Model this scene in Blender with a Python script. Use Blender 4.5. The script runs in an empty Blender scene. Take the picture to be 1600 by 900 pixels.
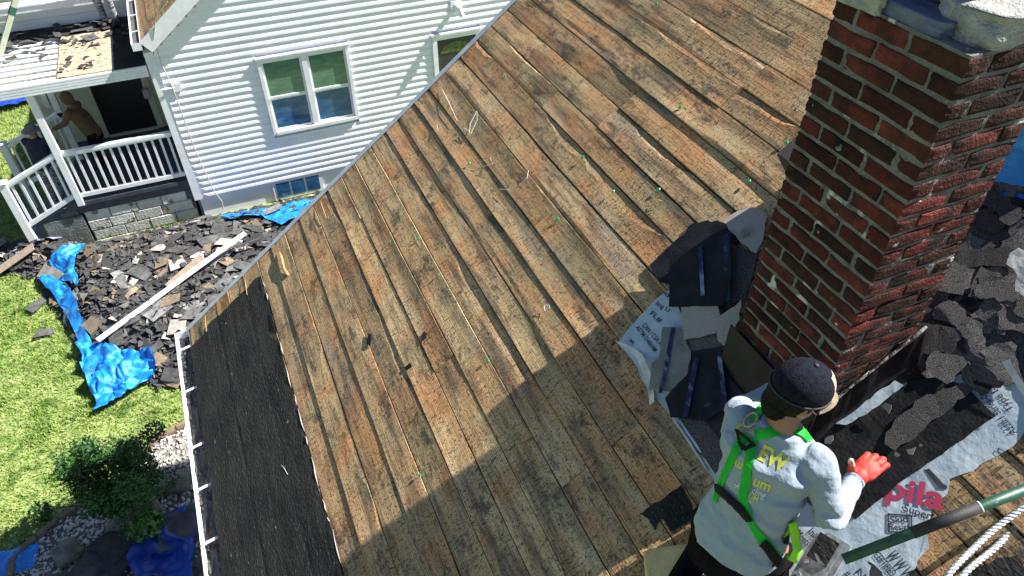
import bpy, bmesh, math, random
from mathutils import Vector, Matrix, noise
from mathutils.bvhtree import BVHTree
V = Vector
random.seed(7)
sc = bpy.context.scene
COL = sc.collection
# ------------------------------------------------------------------ camera
H = 8.1
PITCH, HEAD = math.radians(41.785), math.radians(23.551)
FPX = 1130.2
cam_d = bpy.data.cameras.new('camera'); cam = bpy.data.objects.new('camera', cam_d); COL.objects.link(cam)
cam.location = (0, 0, H); cam.rotation_euler = (math.pi/2-PITCH, 0, -HEAD)
cam_d.sensor_width = 36; cam_d.lens = FPX/1600*36; cam_d.clip_start = .05; cam_d.clip_end = 1000
sc.camera = cam
# ------------------------------------------------------------------ sky, sun, exposure
w = bpy.data.worlds.new('World'); sc.world = w; w.use_nodes = True
wn = w.node_tree.nodes; bgn = wn['Background']; sky = wn.new('ShaderNodeTexSky'); sky.sky_type = 'NISHITA'
sky.sun_disc = False
SUN = V((.832, -.14, .885)).normalized()            # towards the sun
sky.sun_elevation = math.asin(SUN.z); sky.sun_rotation = math.atan2(SUN.x, SUN.y)
sky.air_density = 1.0; sky.dust_density = .2; sky.ozone_density = 1.6
bgn.inputs[1].default_value = .05
w.node_tree.links.new(sky.outputs[0], bgn.inputs[0])
sl = bpy.data.lights.new('sun', 'SUN'); sl.energy = 5.0; sl.angle = math.radians(.53); sl.color = (1, .95, .87)
so = bpy.data.objects.new('sun', sl); COL.objects.link(so); so.rotation_euler = SUN.to_track_quat('Z', 'Y').to_euler()
so.location = (8, -2, 14)
sc.view_settings.view_transform = 'Standard'; sc.view_settings.look = 'None'; sc.view_settings.gamma = 1
sc.view_settings.exposure = 1.5

# ------------------------------------------------------------------ pixel helpers (photo pixels -> points on real planes)
FW = V((math.sin(HEAD)*math.cos(PITCH), math.cos(HEAD)*math.cos(PITCH), -math.sin(PITCH)))
RT = V((math.cos(HEAD), -math.sin(HEAD), 0)); DN = FW.cross(RT)
O = V((0, 0, H))
def ray(x, y): return RT*(x-800) + DN*(y-450) + FW*FPX
def hit(x, y, n, d): v = ray(x, y); return O + v*(d/v.dot(n))
def gz(x, y, z=0): return hit(x, y, V((0, 0, 1)), z-H)
def wy(x, y, Y): return hit(x, y, V((0, 1, 0)), Y)
def wx(x, y, X): return hit(x, y, V((1, 0, 0)), X)
def dp(x, y, t): return O + ray(x, y)*(t/FPX)
TH = math.radians(37.524)
RN = V((-math.sin(TH), 0, math.cos(TH))); RE = V((math.cos(TH), 0, math.sin(TH))); RD = -3.31
RO = V((0, 0, H + RD/RN.z))
RM = Matrix(((RE.x, 0, RN.x, RO.x), (RE.y, 1, RN.y, RO.y), (RE.z, 0, RN.z, RO.z), (0, 0, 0, 1)))   # roof frame: x up the slope, y along the eave, z out
RMI = RM.inverted()
def rp(s, y, h=0): return RO + RE*s + V((0, y, 0)) + RN*h
def rf(x, y, h=0): p = RMI @ hit(x, y, RN, RD+h); return (p.x, p.y)
def sl01(a): return tuple((c/12.92 if c <= .04045 else ((c+.055)/1.055)**2.4) for c in a)
def fb(p, o=3): return noise.fractal(V(p), 1.0, 2.0, o)
def n1(x, s=0): return noise.noise(V((x, s*7.31+.37, s*1.7)))

# ------------------------------------------------------------------ materials
def mat(name, c1, c2=None, sc_=8, rough=.7, bump=.3, bsc=60, metal=0, stretch=(1, 1, 1), spots=None, rnd=0, coord='Object', mid=(.4, .6), bdist=.01, spec=.5, trans=0):
    m = bpy.data.materials.new(name); m.use_nodes = True; nt = m.node_tree; N, L = nt.nodes, nt.links
    b = N['Principled BSDF']; b.inputs['Roughness'].default_value = rough; b.inputs['Metallic'].default_value = metal
    b.inputs['Specular IOR Level'].default_value = spec
    tc = N.new('ShaderNodeTexCoord'); mp = N.new('ShaderNodeMapping'); mp.inputs['Scale'].default_value = stretch
    L.new(tc.outputs[coord], mp.inputs[0])
    vec = mp.outputs[0]
    oi = N.new('ShaderNodeObjectInfo')
    ad = N.new('ShaderNodeVectorMath'); ad.operation = 'MULTIPLY_ADD'; cmb = N.new('ShaderNodeCombineXYZ')
    for i in range(3): L.new(oi.outputs['Random'], cmb.inputs[i])
    L.new(cmb.outputs[0], ad.inputs[0]); ad.inputs[1].default_value = (37, 53, 71) if rnd else (0, 0, 0); L.new(vec, ad.inputs[2]); vec = ad.outputs[0]
    col = None
    if c2 is None: c2 = tuple(c*.75 for c in c1)
    nz = N.new('ShaderNodeTexNoise'); nz.inputs['Scale'].default_value = sc_; nz.inputs['Detail'].default_value = 6; nz.inputs['Roughness'].default_value = .6
    L.new(vec, nz.inputs['Vector'])
    cr = N.new('ShaderNodeValToRGB'); cr.color_ramp.elements[0].position = mid[0]; cr.color_ramp.elements[1].position = mid[1]
    cr.color_ramp.elements[0].color = (*c1, 1); cr.color_ramp.elements[1].color = (*c2, 1); L.new(nz.outputs[0], cr.inputs[0]); col = cr.outputs[0]
    for (scol, ssc, thr, wid) in (spots or []):
        n2 = N.new('ShaderNodeTexNoise'); n2.inputs['Scale'].default_value = ssc; n2.inputs['Detail'].default_value = 4; L.new(vec, n2.inputs['Vector'])
        r2 = N.new('ShaderNodeValToRGB'); r2.color_ramp.elements[0].position = thr; r2.color_ramp.elements[1].position = thr+wid
        L.new(n2.outputs[0], r2.inputs[0])
        mx = N.new('ShaderNodeMixRGB'); L.new(r2.outputs[0], mx.inputs[0]); L.new(col, mx.inputs[1]); mx.inputs[2].default_value = (*scol, 1); col = mx.outputs[0]
    if rnd:
        hs = N.new('ShaderNodeHueSaturation'); mr = N.new('ShaderNodeMapRange'); L.new(oi.outputs['Random'], mr.inputs[0])
        mr.inputs['To Min'].default_value = 1-rnd; mr.inputs['To Max'].default_value = 1+rnd; L.new(mr.outputs[0], hs.inputs['Value']); L.new(col, hs.inputs['Color']); col = hs.outputs[0]
    L.new(col, b.inputs['Base Color'])
    if bump:
        n3 = N.new('ShaderNodeTexNoise'); n3.inputs['Scale'].default_value = bsc; n3.inputs['Detail'].default_value = 5; L.new(vec, n3.inputs['Vector'])
        bp = N.new('ShaderNodeBump'); bp.inputs['Strength'].default_value = bump; bp.inputs['Distance'].default_value = bdist
        L.new(n3.outputs[0], bp.inputs['Height']); L.new(bp.outputs[0], b.inputs['Normal'])
    m.diffuse_color = (*c1, 1)
    return m

def deck_wood(name, dark=1.0):
    m = bpy.data.materials.new(name); m.use_nodes = True; nt = m.node_tree; N, L = nt.nodes, nt.links; b = N['Principled BSDF']
    b.inputs['Roughness'].default_value = .75; b.inputs['Specular IOR Level'].default_value = .3
    tc = N.new('ShaderNodeTexCoord'); oi = N.new('ShaderNodeObjectInfo')
    cmb = N.new('ShaderNodeCombineXYZ')
    for i in range(3): L.new(oi.outputs['Random'], cmb.inputs[i])
    ad = N.new('ShaderNodeVectorMath'); ad.operation = 'MULTIPLY_ADD'; L.new(cmb.outputs[0], ad.inputs[0]); ad.inputs[1].default_value = (41, 67, 29); L.new(tc.outputs['Object'], ad.inputs[2])
    P = ad.outputs[0]
    def mp(scale):
        q = N.new('ShaderNodeMapping'); q.inputs['Scale'].default_value = scale; L.new(P, q.inputs[0]); return q.outputs[0]
    def nz(vec, s, det=4, r=.55, dist=0):
        q = N.new('ShaderNodeTexNoise'); q.inputs['Scale'].default_value = s; q.inputs['Detail'].default_value = det; q.inputs['Roughness'].default_value = r; q.inputs['Distortion'].default_value = dist
        L.new(vec, q.inputs['Vector']); return q.outputs[0]
    def ramp(v, a, bb, c0=(0, 0, 0), c1=(1, 1, 1)):
        q = N.new('ShaderNodeValToRGB'); e = q.color_ramp.elements; e[0].position = a; e[1].position = bb; e[0].color = (*c0, 1); e[1].color = (*c1, 1); L.new(v, q.inputs[0]); return q.outputs[0]
    def mix(f, a, c, mode='MIX', fac=None):
        q = N.new('ShaderNodeMixRGB'); q.blend_type = mode
        if fac is not None: q.inputs[0].default_value = fac
        else: L.new(f, q.inputs[0])
        for i, t in ((1, a), (2, c)):
            if isinstance(t, tuple): q.inputs[i].default_value = (*t, 1)
            else: L.new(t, q.inputs[i])
        return q.outputs[0]
    def mul(a, c):
        q = N.new('ShaderNodeMath'); q.operation = 'MULTIPLY'; L.new(a, q.inputs[0])
        if isinstance(c, (int, float)): q.inputs[1].default_value = c
        else: L.new(c, q.inputs[1])
        return q.outputs[0]
    # board-to-board tone
    base = ramp(oi.outputs['Random'], 0, 1, (.38*dark, .265*dark, .13*dark), (.74*dark, .52*dark, .27*dark))
    base = mix(ramp(nz(P, 2.3, 3), .42, .66), base, (.60*dark, .29*dark, .12*dark))        # reddish heart wood
    base = mix(ramp(nz(mp((1, .5, 1)), 3.1, 3), .54, .74), base, (.33*dark, .27*dark, .15*dark))    # grey-green weathering
    # grain: distorted bands running along the board
    vg = mp((1, .045, 1))
    grain = nz(vg, 95, 3, .6, .6)
    wv = N.new('ShaderNodeTexWave'); wv.wave_type = 'BANDS'; wv.bands_direction = 'X'; wv.inputs['Scale'].default_value = 26; wv.inputs['Distortion'].default_value = 9; wv.inputs['Detail'].default_value = 2; wv.inputs['Detail Scale'].default_value = .6
    L.new(mp((1, .09, 1)), wv.inputs['Vector'])
    base = mix(ramp(grain, .40, .70), base, (.13, .085, .045), fac=None) if False else mix(mul(ramp(grain, .42, .68), .45), base, (.12, .08, .045))
    base = mix(mul(ramp(wv.outputs[0], .55, 1.0), .38), base, (.13, .075, .035))
    ln = ramp(nz(mp((1, .10, 1)), 11, 6, .72), .49, .62); base = mix(mul(ln, .70), base, (.075, .06, .045))
    lg = ramp(nz(mp((1, .16, 1)), 7.3, 4, .6), .54, .68); base = mix(mul(lg, .5), base, (.66, .50, .30))
    bl = ramp(nz(mp((1, .3, 1)), 2.6, 4, .6), .60, .72); base = mix(mul(bl, .5), base, (.16, .17, .17))
    # knots
    vo = N.new('ShaderNodeTexVoronoi'); vo.inputs['Scale'].default_value = 1.0; L.new(mp((4.2, 2.3, .01)), vo.inputs['Vector'])
    kn = ramp(vo.outputs['Distance'], .055, .085, (1, 1, 1), (0, 0, 0)); base = mix(mul(kn, .8), base, (.11, .05, .025))
    kr = ramp(vo.outputs['Distance'], .10, .17, (1, 1, 1), (0, 0, 0)); base = mix(mul(kr, .30), base, (.20, .10, .04))
    # old felt marks: dashes across the grain, tar specks, broad dark stains
    vd = mp((.22, 1, 1)); dash = ramp(nz(vd, 58, 5, .8), .56, .60); zone = ramp(nz(P, 4.2, 3), .38, .60)
    base = mix(mul(mul(dash, zone), .85), base, (.035, .028, .022))
    dg = N.new('ShaderNodeMapping'); dg.inputs['Rotation'].default_value = (0, 0, .9); dg.inputs['Scale'].default_value = (.16, 1, 1); L.new(P, dg.inputs[0])
    base = mix(mul(mul(ramp(nz(dg.outputs[0], 85, 4, .7), .585, .625), zone), .8), base, (.03, .025, .02))
    sp = ramp(nz(P, 62, 6, .8), .56, .585); base = mix(mul(sp, .93), base, (.02, .017, .014))
    sp2 = ramp(nz(P, 120, 4, .75), .575, .61); base = mix(mul(sp2, .85), base, (.03, .025, .02))
    st = mul(ramp(nz(mp((1, .45, 1)), 5.2, 9, .86), .545, .60), .85); base = mix(st, base, (.05, .043, .034))
    L.new(base, b.inputs['Base Color'])
    b1 = N.new('ShaderNodeBump'); b1.inputs['Strength'].default_value = .35; b1.inputs['Distance'].default_value = .004; L.new(grain, b1.inputs['Height'])
    b2 = N.new('ShaderNodeBump'); b2.inputs['Strength'].default_value = .4; b2.inputs['Distance'].default_value = .004; L.new(nz(P, 40, 5, .65), b2.inputs['Height']); L.new(b1.outputs[0], b2.inputs['Normal'])
    L.new(b2.outputs[0], b.inputs['Normal'])
    return m

M = {}
M['deck'] = deck_wood('weathered_board')
M['dark'] = mat('attic_dark', (.01, .01, .01), bump=0)  # flat near-black stands in for the unlit space below the boards
M['white'] = mat('white_vinyl', (.78, .785, .84), (.73, .735, .79), 3, .45, .05, 30)
M['whitep'] = mat('white_paint', (.76, .77, .81), (.68, .69, .73), 6, .45, .1, 40)
M['alum'] = mat('drip_edge_metal', (.55, .57, .6), (.42, .44, .47), 8, .35, .1, 40, .5)
M['galv'] = mat('galvanised_steel', (.55, .56, .56), (.35, .36, .36), 30, .4, .2, 60, .7)
M['felt'] = mat('tar_felt', (.013, .014, .015), (.028, .027, .025), 5, .9, .6, 70, spec=.2, spots=[((.12, .095, .05), 4.2, .665, .03), ((.07, .07, .07), 170, .62, .03), ((.16, .16, .15), 26, .72, .02)], stretch=(1, .35, 1), bdist=.02)
M['black'] = mat('black_membrane', (.012, .012, .013), (.022, .022, .022), 12, .55, .3, 70, spots=[((.10, .10, .10), 30, .70, .05), ((.25, .25, .25), 90, .76, .02)], spec=.12)
M['shin'] = mat('shingle_granules', (.028, .028, .030), (.14, .13, .125), 260, .9, .8, 300, rnd=.45, mid=(.42, .62), bdist=.003, spec=.12)
M['shin_l'] = mat('pale_shingle_granules', (.20, .185, .18), (.38, .355, .34), 300, .9, .6, 260, mid=(.35, .65), bdist=.005, spec=.12)
M['shin_b'] = mat('shingle_back', (.007, .008, .011), (.013, .014, .019), 9, .6, .25, 80, rnd=.3, spots=[((.07, .07, .07), 14, .68, .1)], spec=.12)
M['shin_g'] = mat('grey_shingle_back', (.14, .145, .14), (.20, .20, .19), 7, .8, .4, 120, spots=[((.08, .08, .08), 140, .62, .04)], spec=.12)
M['strip'] = mat('plastic_strip', (.018, .026, .075), (.22, .27, .42), 16, .25, .3, 40, stretch=(1, .3, 1), mid=(.5, .72), spec=.12)
M['grey'] = mat('grey_scrap', (.095, .10, .105), (.17, .17, .17), 9, .85, .5, 120, rnd=.45)
M['char'] = mat('charcoal_scrap', (.035, .036, .04), (.07, .07, .072), 12, .85, .5, 120, rnd=.5)
M['tan'] = mat('tan_scrap', (.23, .175, .115), (.16, .125, .09), 9, .85, .3, 60, rnd=.35)
M['pale'] = mat('pale_scrap', (.46, .43, .39), (.33, .31, .29), 9, .8, .3, 60, rnd=.25)
M['brick'] = mat('brick_red', (.105, .024, .018), (.040, .014, .013), 11, .9, .6, 110, spec=.15, rnd=.5, spots=[((.020, .014, .015), 8, .54, .12), ((.42, .40, .38), 20, .70, .05)], bdist=.02)
M['brick_d'] = mat('brick_burnt', (.022, .012, .011), (.048, .018, .013), 11, .9, .6, 110, spec=.15, rnd=.45, spots=[((.30, .30, .30), 20, .70, .05)], bdist=.02)
M['mortar'] = mat('mortar', (.16, .157, .15), (.095, .093, .09), 14, .9, .9, 60, spots=[((.48, .48, .47), 7, .62, .05)], bdist=.02)
M['conc'] = mat('rough_concrete', (.42, .41, .39), (.30, .30, .29), 20, .9, 1, 90, bdist=.02)
M['brown'] = mat('brown_coil_metal', (.026, .021, .025), (.036, .030, .035), 3, .65, .1, 12, 0, spec=.12)
M['clay'] = mat('flue_clay', (.09, .045, .03), (.05, .04, .035), 10, .8, .4, 40)
M['navyst'] = mat('slate_blue_stone', (.06, .075, .14), (.10, .12, .19), 10, .6, .4, 40)
M['sheet'] = mat('underlayment', (.40, .47, .53), (.33, .41, .48), 5, .6, .35, 14, spots=[((.25, .27, .27), 10, .68, .08), ((.13, .12, .10), 38, .72, .03)], bdist=.02)
M['sheetg'] = mat('underlayment_lining', (.66, .64, .60), (.5, .5, .48), 12, .6, .4, 24)
M['ink'] = mat('black_ink', (.03, .03, .04), bump=0, rough=.6)
M['inkr'] = mat('red_ink', (.42, .03, .09), (.36, .03, .08), bump=0, rough=.6)
M['inky'] = mat('yellow_print', (.62, .62, .05), (.55, .56, .05), bump=0, rough=.6)
M['inkw'] = mat('pale_print', (.72, .75, .72), bump=0, rough=.6)
M['tarp'] = mat('blue_tarp', (.006, .15, .55), (.01, .24, .68), 6, .42, .5, 60, spots=[((.05, .40, .78), 5, .60, .10), ((.12, .13, .13), 9, .68, .06)], bdist=.02)
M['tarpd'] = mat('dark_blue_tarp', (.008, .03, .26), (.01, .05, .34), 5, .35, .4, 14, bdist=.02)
M['tarpg'] = mat('grey_tarp', (.22, .25, .33), (.13, .15, .20), 5, .5, .4, 14, bdist=.02)
M['grass'] = mat('grass_blades', (.145, .25, .045), (.24, .325, .08), 3.2, .6, 0, spots=[((.48, .46, .22), 7, .60, .10), ((.06, .15, .012), 2.0, .58, .10)], coord='Object', spec=.3)
M['soil'] = mat('lawn_soil', (.16, .24, .05), (.27, .30, .12), 14, .9, .5, 40, spots=[((.07, .12, .02), 4, .52, .1)])
M['bed'] = mat('gravel_soil', (.10, .09, .08), (.2, .18, .16), 14, .9, .5, 40)
M['pebble'] = mat('pebble', (.62, .60, .57), (.42, .38, .34), 9, .7, .3, 60)
M['rock'] = mat('grey_rock', (.20, .19, .16), (.11, .11, .09), 7, .85, .8, 22, bdist=.03)
M['edge'] = mat('bed_edging', (.20, .14, .10), (.13, .09, .07), 8, .85, .5, 40)
M['leaf'] = mat('shrub_leaf', (.018, .062, .012), (.042, .115, .022), 4, .5, 0, spec=.4)
M['leafl'] = mat('pale_leaf', (.10, .22, .04), (.07, .17, .03), 4, .5, 0)
M['bark'] = mat('bark', (.13, .09, .06), (.07, .05, .035), 20, .9, .8, 50)
M['ply'] = mat('plywood', (.34, .275, .195), (.42, .34, .25), 4, .7, .2, 40, spots=[((.08, .07, .06), 11, .60, .02), ((.35, .24, .14), 6, .62, .12)], stretch=(1, 2, 1))
M['wood'] = mat('grey_board', (.33, .25, .19), (.24, .19, .15), 12, .8, .4, 50, stretch=(1, 1, 6))
M['woodn'] = mat('fresh_split_wood', (.60, .36, .16), (.48, .26, .10), 12, .8, .4, 50)
M['stone'] = mat('pale_foundation_stone', (.55, .56, .52), (.42, .43, .40), 6, .85, .7, 30, rnd=.2, spots=[((.19, .15, .09), 5, .60, .03)], bdist=.02)
M['found'] = mat('grey_foundation', (.17, .19, .18), (.10, .11, .10), 5, .9, .7, 30, spots=[((.42, .42, .40), 9, .68, .04)], bdist=.02)
M['floor'] = mat('porch_floor', (.05, .06, .085), (.035, .04, .055), 6, .55, .2, 30)
M['cream'] = mat('cream_siding', (.50, .49, .40), (.44, .43, .36), 5, .6, .1, 30)
M['glassd'] = mat('door_dark', (.012, .012, .013), bump=0, rough=.3)
M['charc'] = mat('charcoal_door', (.035, .04, .045), (.025, .03, .035), 6, .5, .1, 30)
M['doorg'] = mat('door_fanlight', (.03, .06, .02), (.10, .14, .04), 22, .2, .3, 40)
def glass(name, c1, c2, s):
    m = mat(name, c1, c2, s, .06, .12, 5, stretch=(1, 1, 3), mid=(.4, .62)); m.node_tree.nodes['Principled BSDF'].inputs['Specular IOR Level'].default_value = .6; return m
M['paneg'] = glass('green_curtain_glass', (.07, .16, .115), (.11, .21, .15), 5)
M['paneb'] = glass('blue_glass', (.015, .07, .17), (.03, .12, .27), 4)
M['shirt'] = mat('grey_shirt', (.27, .325, .385), (.245, .295, .355), 5, .9, .6, 14, bdist=.03)
M['pants'] = mat('black_trousers', (.003, .003, .005), (.006, .006, .008), 8, .9, .3, 20, spec=.08)
M['skin'] = mat('skin', (.34, .17, .10), (.28, .13, .08), 12, .5, .15, 90)
M['hair'] = mat('black_hair', (.005, .004, .004), (.012, .010, .008), 60, .8, .8, 150, spec=.15)
M['cap'] = mat('navy_mesh_cap', (.004, .005, .010), (.010, .012, .024), 60, .9, .8, 210, bdist=.006, spec=.15)
M['brim'] = mat('khaki_brim', (.40, .34, .25), (.33, .28, .2), 20, .8, .3, 80)
M['glove'] = mat('red_glove', (.62, .05, .03), (.5, .035, .025), 18, .6, .5, 60, spots=[((.75, .62, .58), 12, .66, .05)])
M['gloveg'] = mat('grey_rubber', (.25, .25, .25), bump=.3)
M['strap'] = mat('green_webbing', (.010, .72, .055), (.010, .62, .045), 12, .6, .4, 160, bdist=.004)
M['strapy'] = mat('lime_webbing', (.30, .75, .02), (.25, .65, .02), 12, .6, .4, 160, bdist=.004)
M['strapb'] = mat('black_webbing', (.010, .010, .012), (.02, .02, .02), 12, .7, .4, 160, bdist=.004)
M['pole'] = mat('green_painted_pole', (.006, .055, .036), (.010, .075, .048), 8, .5, .3, 30, spots=[((.45, .47, .42), 30, .68, .04)])
M['rope'] = mat('pale_rope', (.60, .64, .66), (.45, .48, .50), 40, .8, .8, 160, bdist=.006)
M['foam'] = mat('tan_foam', (.55, .44, .22), (.45, .35, .17), 8, .9, .4, 60)
M['cord'] = mat('cream_cable', (.50, .45, .36), bump=0)
M['cord_w'] = mat('white_string', (.75, .72, .74), bump=0)
M['nail'] = mat('green_plastic_cap', (.0, .30, .09), (.0, .25, .08), bump=0, rough=.35)
M['tanc'] = mat('tan_hoodie', (.11, .068, .036), (.08, .05, .027), 10, .9, .6, 30)
M['navy'] = mat('navy_cloth', (.012, .014, .035), (.02, .022, .05), 10, .9, .5, 30)
M['hat'] = mat('grey_hat', (.20, .17, .19), (.14, .12, .14), 10, .9, .5, 30)
M['stripe'] = mat('striped_cloth', (.03, .035, .06), (.4, .42, .45), 40, .9, .2, 30, stretch=(.2, .2, 3), mid=(.48, .52))
M['glad'] = mat('ladder_metal', (.42, .46, .36), (.35, .40, .30), 12, .4, .2, 40, .4)
M['leafy'] = M['leafl']

# ------------------------------------------------------------------ object helpers
def link(name, me, m=None, parent=None):
    o = bpy.data.objects.new(name, me)
    COL.objects.link(o)
    if m is not None and me is not None and hasattr(me, 'materials') and not me.materials: me.materials.append(m)
    if parent is not None: o.parent = parent
    return o
def obj(name, bm, m, parent=None, smooth=False):
    me = bpy.data.meshes.new(name); bmesh.ops.recalc_face_normals(bm, faces=bm.faces); bm.to_mesh(me); bm.free()
    if smooth: me.polygons.foreach_set('use_smooth', [True]*len(me.polygons))
    return link(name, me, m, parent)
def pyd(name, vs, fs, m, parent=None, smooth=False):
    me = bpy.data.meshes.new(name); me.from_pydata(vs, [], fs); me.update()
    if smooth: me.polygons.foreach_set('use_smooth', [True]*len(me.polygons))
    return link(name, me, m, parent)
def thing(name, label, cat, loc=(0, 0, 0), group=None, M4=None):
    o = bpy.data.objects.new(name, None); COL.objects.link(o); o.location = loc
    if M4 is not None: o.matrix_world = M4
    o.empty_display_size = .2
    return tag(o, label, cat, group)
def tag(o, label, cat, group=None, kind=None):
    o['label'] = label; o['category'] = cat
    if group: o['group'] = group
    if kind: o['kind'] = kind
    return o
def struct(o): o['kind'] = 'structure'; return o
def box(bm, a, b, mtx=None, bev=0):
    x0, y0, z0 = a; x1, y1, z1 = b
    vs = [bm.verts.new(V(p) if mtx is None else mtx @ V(p)) for p in ((x0, y0, z0), (x1, y0, z0), (x1, y1, z0), (x0, y1, z0), (x0, y0, z1), (x1, y0, z1), (x1, y1, z1), (x0, y1, z1))]
    fs = [bm.faces.new([vs[i] for i in q]) for q in ((0, 3, 2, 1), (4, 5, 6, 7), (0, 1, 5, 4), (1, 2, 6, 5), (2, 3, 7, 6), (3, 0, 4, 7))]
    if bev:
        es = set(e for f in fs for e in f.edges); bmesh.ops.bevel(bm, geom=list(es), offset=bev, segments=1, affect='EDGES')
def boxo(name, a, b, m, parent=None, mtx=None, bev=0):
    bm = bmesh.new(); box(bm, a, b, mtx, bev); return obj(name, bm, m, parent)
def bar(bm, p, q, w, h, up=V((0, 0, 1))):
    p, q = V(p), V(q); d = (q-p); L = d.length; d.normalize(); s = d.cross(up)
    if s.length < 1e-4: s = d.cross(V((0, 1, 0)))
    s.normalize(); u = s.cross(d)
    mt = Matrix(((s.x, d.x, u.x, p.x), (s.y, d.y, u.y, p.y), (s.z, d.z, u.z, p.z), (0, 0, 0, 1)))
    box(bm, (-w/2, 0, -h/2), (w/2, L, h/2), mt)
def tube(bm, pts, r, seg=8, cap=True):
    pts = [V(p) for p in pts]; rings = []; prev = None
    rr = r if isinstance(r, (list, tuple)) else [r]*len(pts)
    for i, p in enumerate(pts):
        d = (pts[min(i+1, len(pts)-1)]-pts[max(i-1, 0)]).normalized()
        if prev is None:
            s = d.cross(V((0, 0, 1)));
            if s.length < 1e-3: s = d.cross(V((0, 1, 0)))
        else: s = prev - d*prev.dot(d)
        s.normalize(); prev = s; t = d.cross(s)
        rings.append([bm.verts.new(p + (s*math.cos(a)+t*math.sin(a))*rr[i]) for a in [k*math.tau/seg for k in range(seg)]])
    for a, b in zip(rings, rings[1:]):
        for k in range(seg): bm.faces.new((a[k], a[(k+1) % seg], b[(k+1) % seg], b[k]))
    if cap: bm.faces.new(rings[0][::-1]); bm.faces.new(rings[-1])
def tcap(bm, a, b, ra, rb, seg=14):           # tapered limb with round ends
    a, b = V(a), V(b); d = (b-a); L = d.length; d = d/L if L > 1e-6 else V((0, 0, 1))
    P, R_ = [], []
    for t in (-.97, -.7, -.35, 0): P.append(a+d*ra*t); R_.append(ra*math.sqrt(1-t*t))
    for t in (.33, .66): P.append(a+d*L*t); R_.append(ra+(rb-ra)*t)
    for t in (0, .35, .7, .97): P.append(b+d*rb*t); R_.append(rb*math.sqrt(1-t*t))
    tube(bm, P, R_, seg)
def ell(bm, c, ax, seg=16, rings=10):         # ellipsoid, ax = three axis vectors
    c = V(c); A = [V(x) for x in ax]; rows = []
    for i in range(1, rings):
        ph = math.pi*i/rings
        rows.append([bm.verts.new(c+A[0]*math.sin(ph)*math.cos(t)+A[1]*math.sin(ph)*math.sin(t)+A[2]*math.cos(ph)) for t in [k*math.tau/seg for k in range(seg)]])
    top = bm.verts.new(c+A[2]); bot = bm.verts.new(c-A[2])
    for k in range(seg):
        bm.faces.new((top, rows[0][k], rows[0][(k+1) % seg])); bm.faces.new((bot, rows[-1][(k+1) % seg], rows[-1][k]))
    for a, b in zip(rows, rows[1:]):
        for k in range(seg): bm.faces.new((a[k], b[k], b[(k+1) % seg], a[(k+1) % seg]))
def loft(bm, secs, seg=24):                   # secs: (centre, side vector, front vector) superellipse sections
    rings = []
    for c, s, f in secs:
        c, s, f = V(c), V(s), V(f); ring = []
        for k in range(seg):
            a = k*math.tau/seg; ca, sa = math.cos(a), math.sin(a); e = .8
            ring.append(bm.verts.new(c + s*math.copysign(abs(ca)**e, ca) + f*math.copysign(abs(sa)**e, sa)))
        rings.append(ring)
    for a, b in zip(rings, rings[1:]):
        for k in range(seg): bm.faces.new((a[k], a[(k+1) % seg], b[(k+1) % seg], b[k]))
    bm.faces.new(rings[0][::-1]); bm.faces.new(rings[-1])
def fuse(name, bm, m, parent, vox=.008, smooth=6, disp=None):   # union of closed shapes -> one continuous skin
    bmesh.ops.recalc_face_normals(bm, faces=bm.faces)
    me = bpy.data.meshes.new('tmp'); bm.to_mesh(me); bm.free(); o = bpy.data.objects.new('tmp', me); COL.objects.link(o)
    r = o.modifiers.new('r', 'REMESH'); r.mode = 'VOXEL'; r.voxel_size = vox; r.use_smooth_shade = True
    if smooth: s = o.modifiers.new('s', 'SMOOTH'); s.iterations = smooth; s.factor = .5
    dg = bpy.context.evaluated_depsgraph_get(); me2 = bpy.data.meshes.new_from_object(o.evaluated_get(dg)); me2.name = name
    bpy.data.objects.remove(o); me2.materials.clear()
    if disp:
        nor = [v.normal.copy() for v in me2.vertices]
        for v, n_ in zip(me2.vertices, nor): v.co += n_*disp(v.co)
    me2.polygons.foreach_set('use_smooth', [True]*len(me2.polygons)); me2.update()
    return link(name, me2, m, parent)
def bvh_of(o):
    return BVHTree.FromPolygons([o.matrix_world @ v.co for v in o.data.vertices], [tuple(p.vertices) for p in o.data.polygons])
def polyoff(poly, jit, step, seed):           # outline with ragged edge
    out = []; n = len(poly); rr = random.Random(seed)
    for i in range(n):
        a, b = V((*poly[i], 0)), V((*poly[(i+1) % n], 0)); L = (b-a).length; k = max(1, int(L/step)); nn = V((-(b-a).y, (b-a).x, 0))
        if nn.length: nn.normalize()
        for j in range(k):
            p = a.lerp(b, j/k); 
            if j: p = p + nn*rr.uniform(-jit, jit)
            out.append((p.x, p.y))
    return out
def slab(bm, poly, zf, th):                   # polygon plate; zf(x,y) height of the top
    top = [bm.verts.new((x, y, zf(x, y))) for x, y in poly]; bot = [bm.verts.new((x, y, zf(x, y)-th)) for x, y in poly]
    n = len(poly); f = bm.faces.new(top); g = bm.faces.new(bot[::-1])
    for i in range(n): bm.faces.new((top[i], bot[i], bot[(i+1) % n], top[(i+1) % n]))
    bmesh.ops.triangulate(bm, faces=[f, g])
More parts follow.
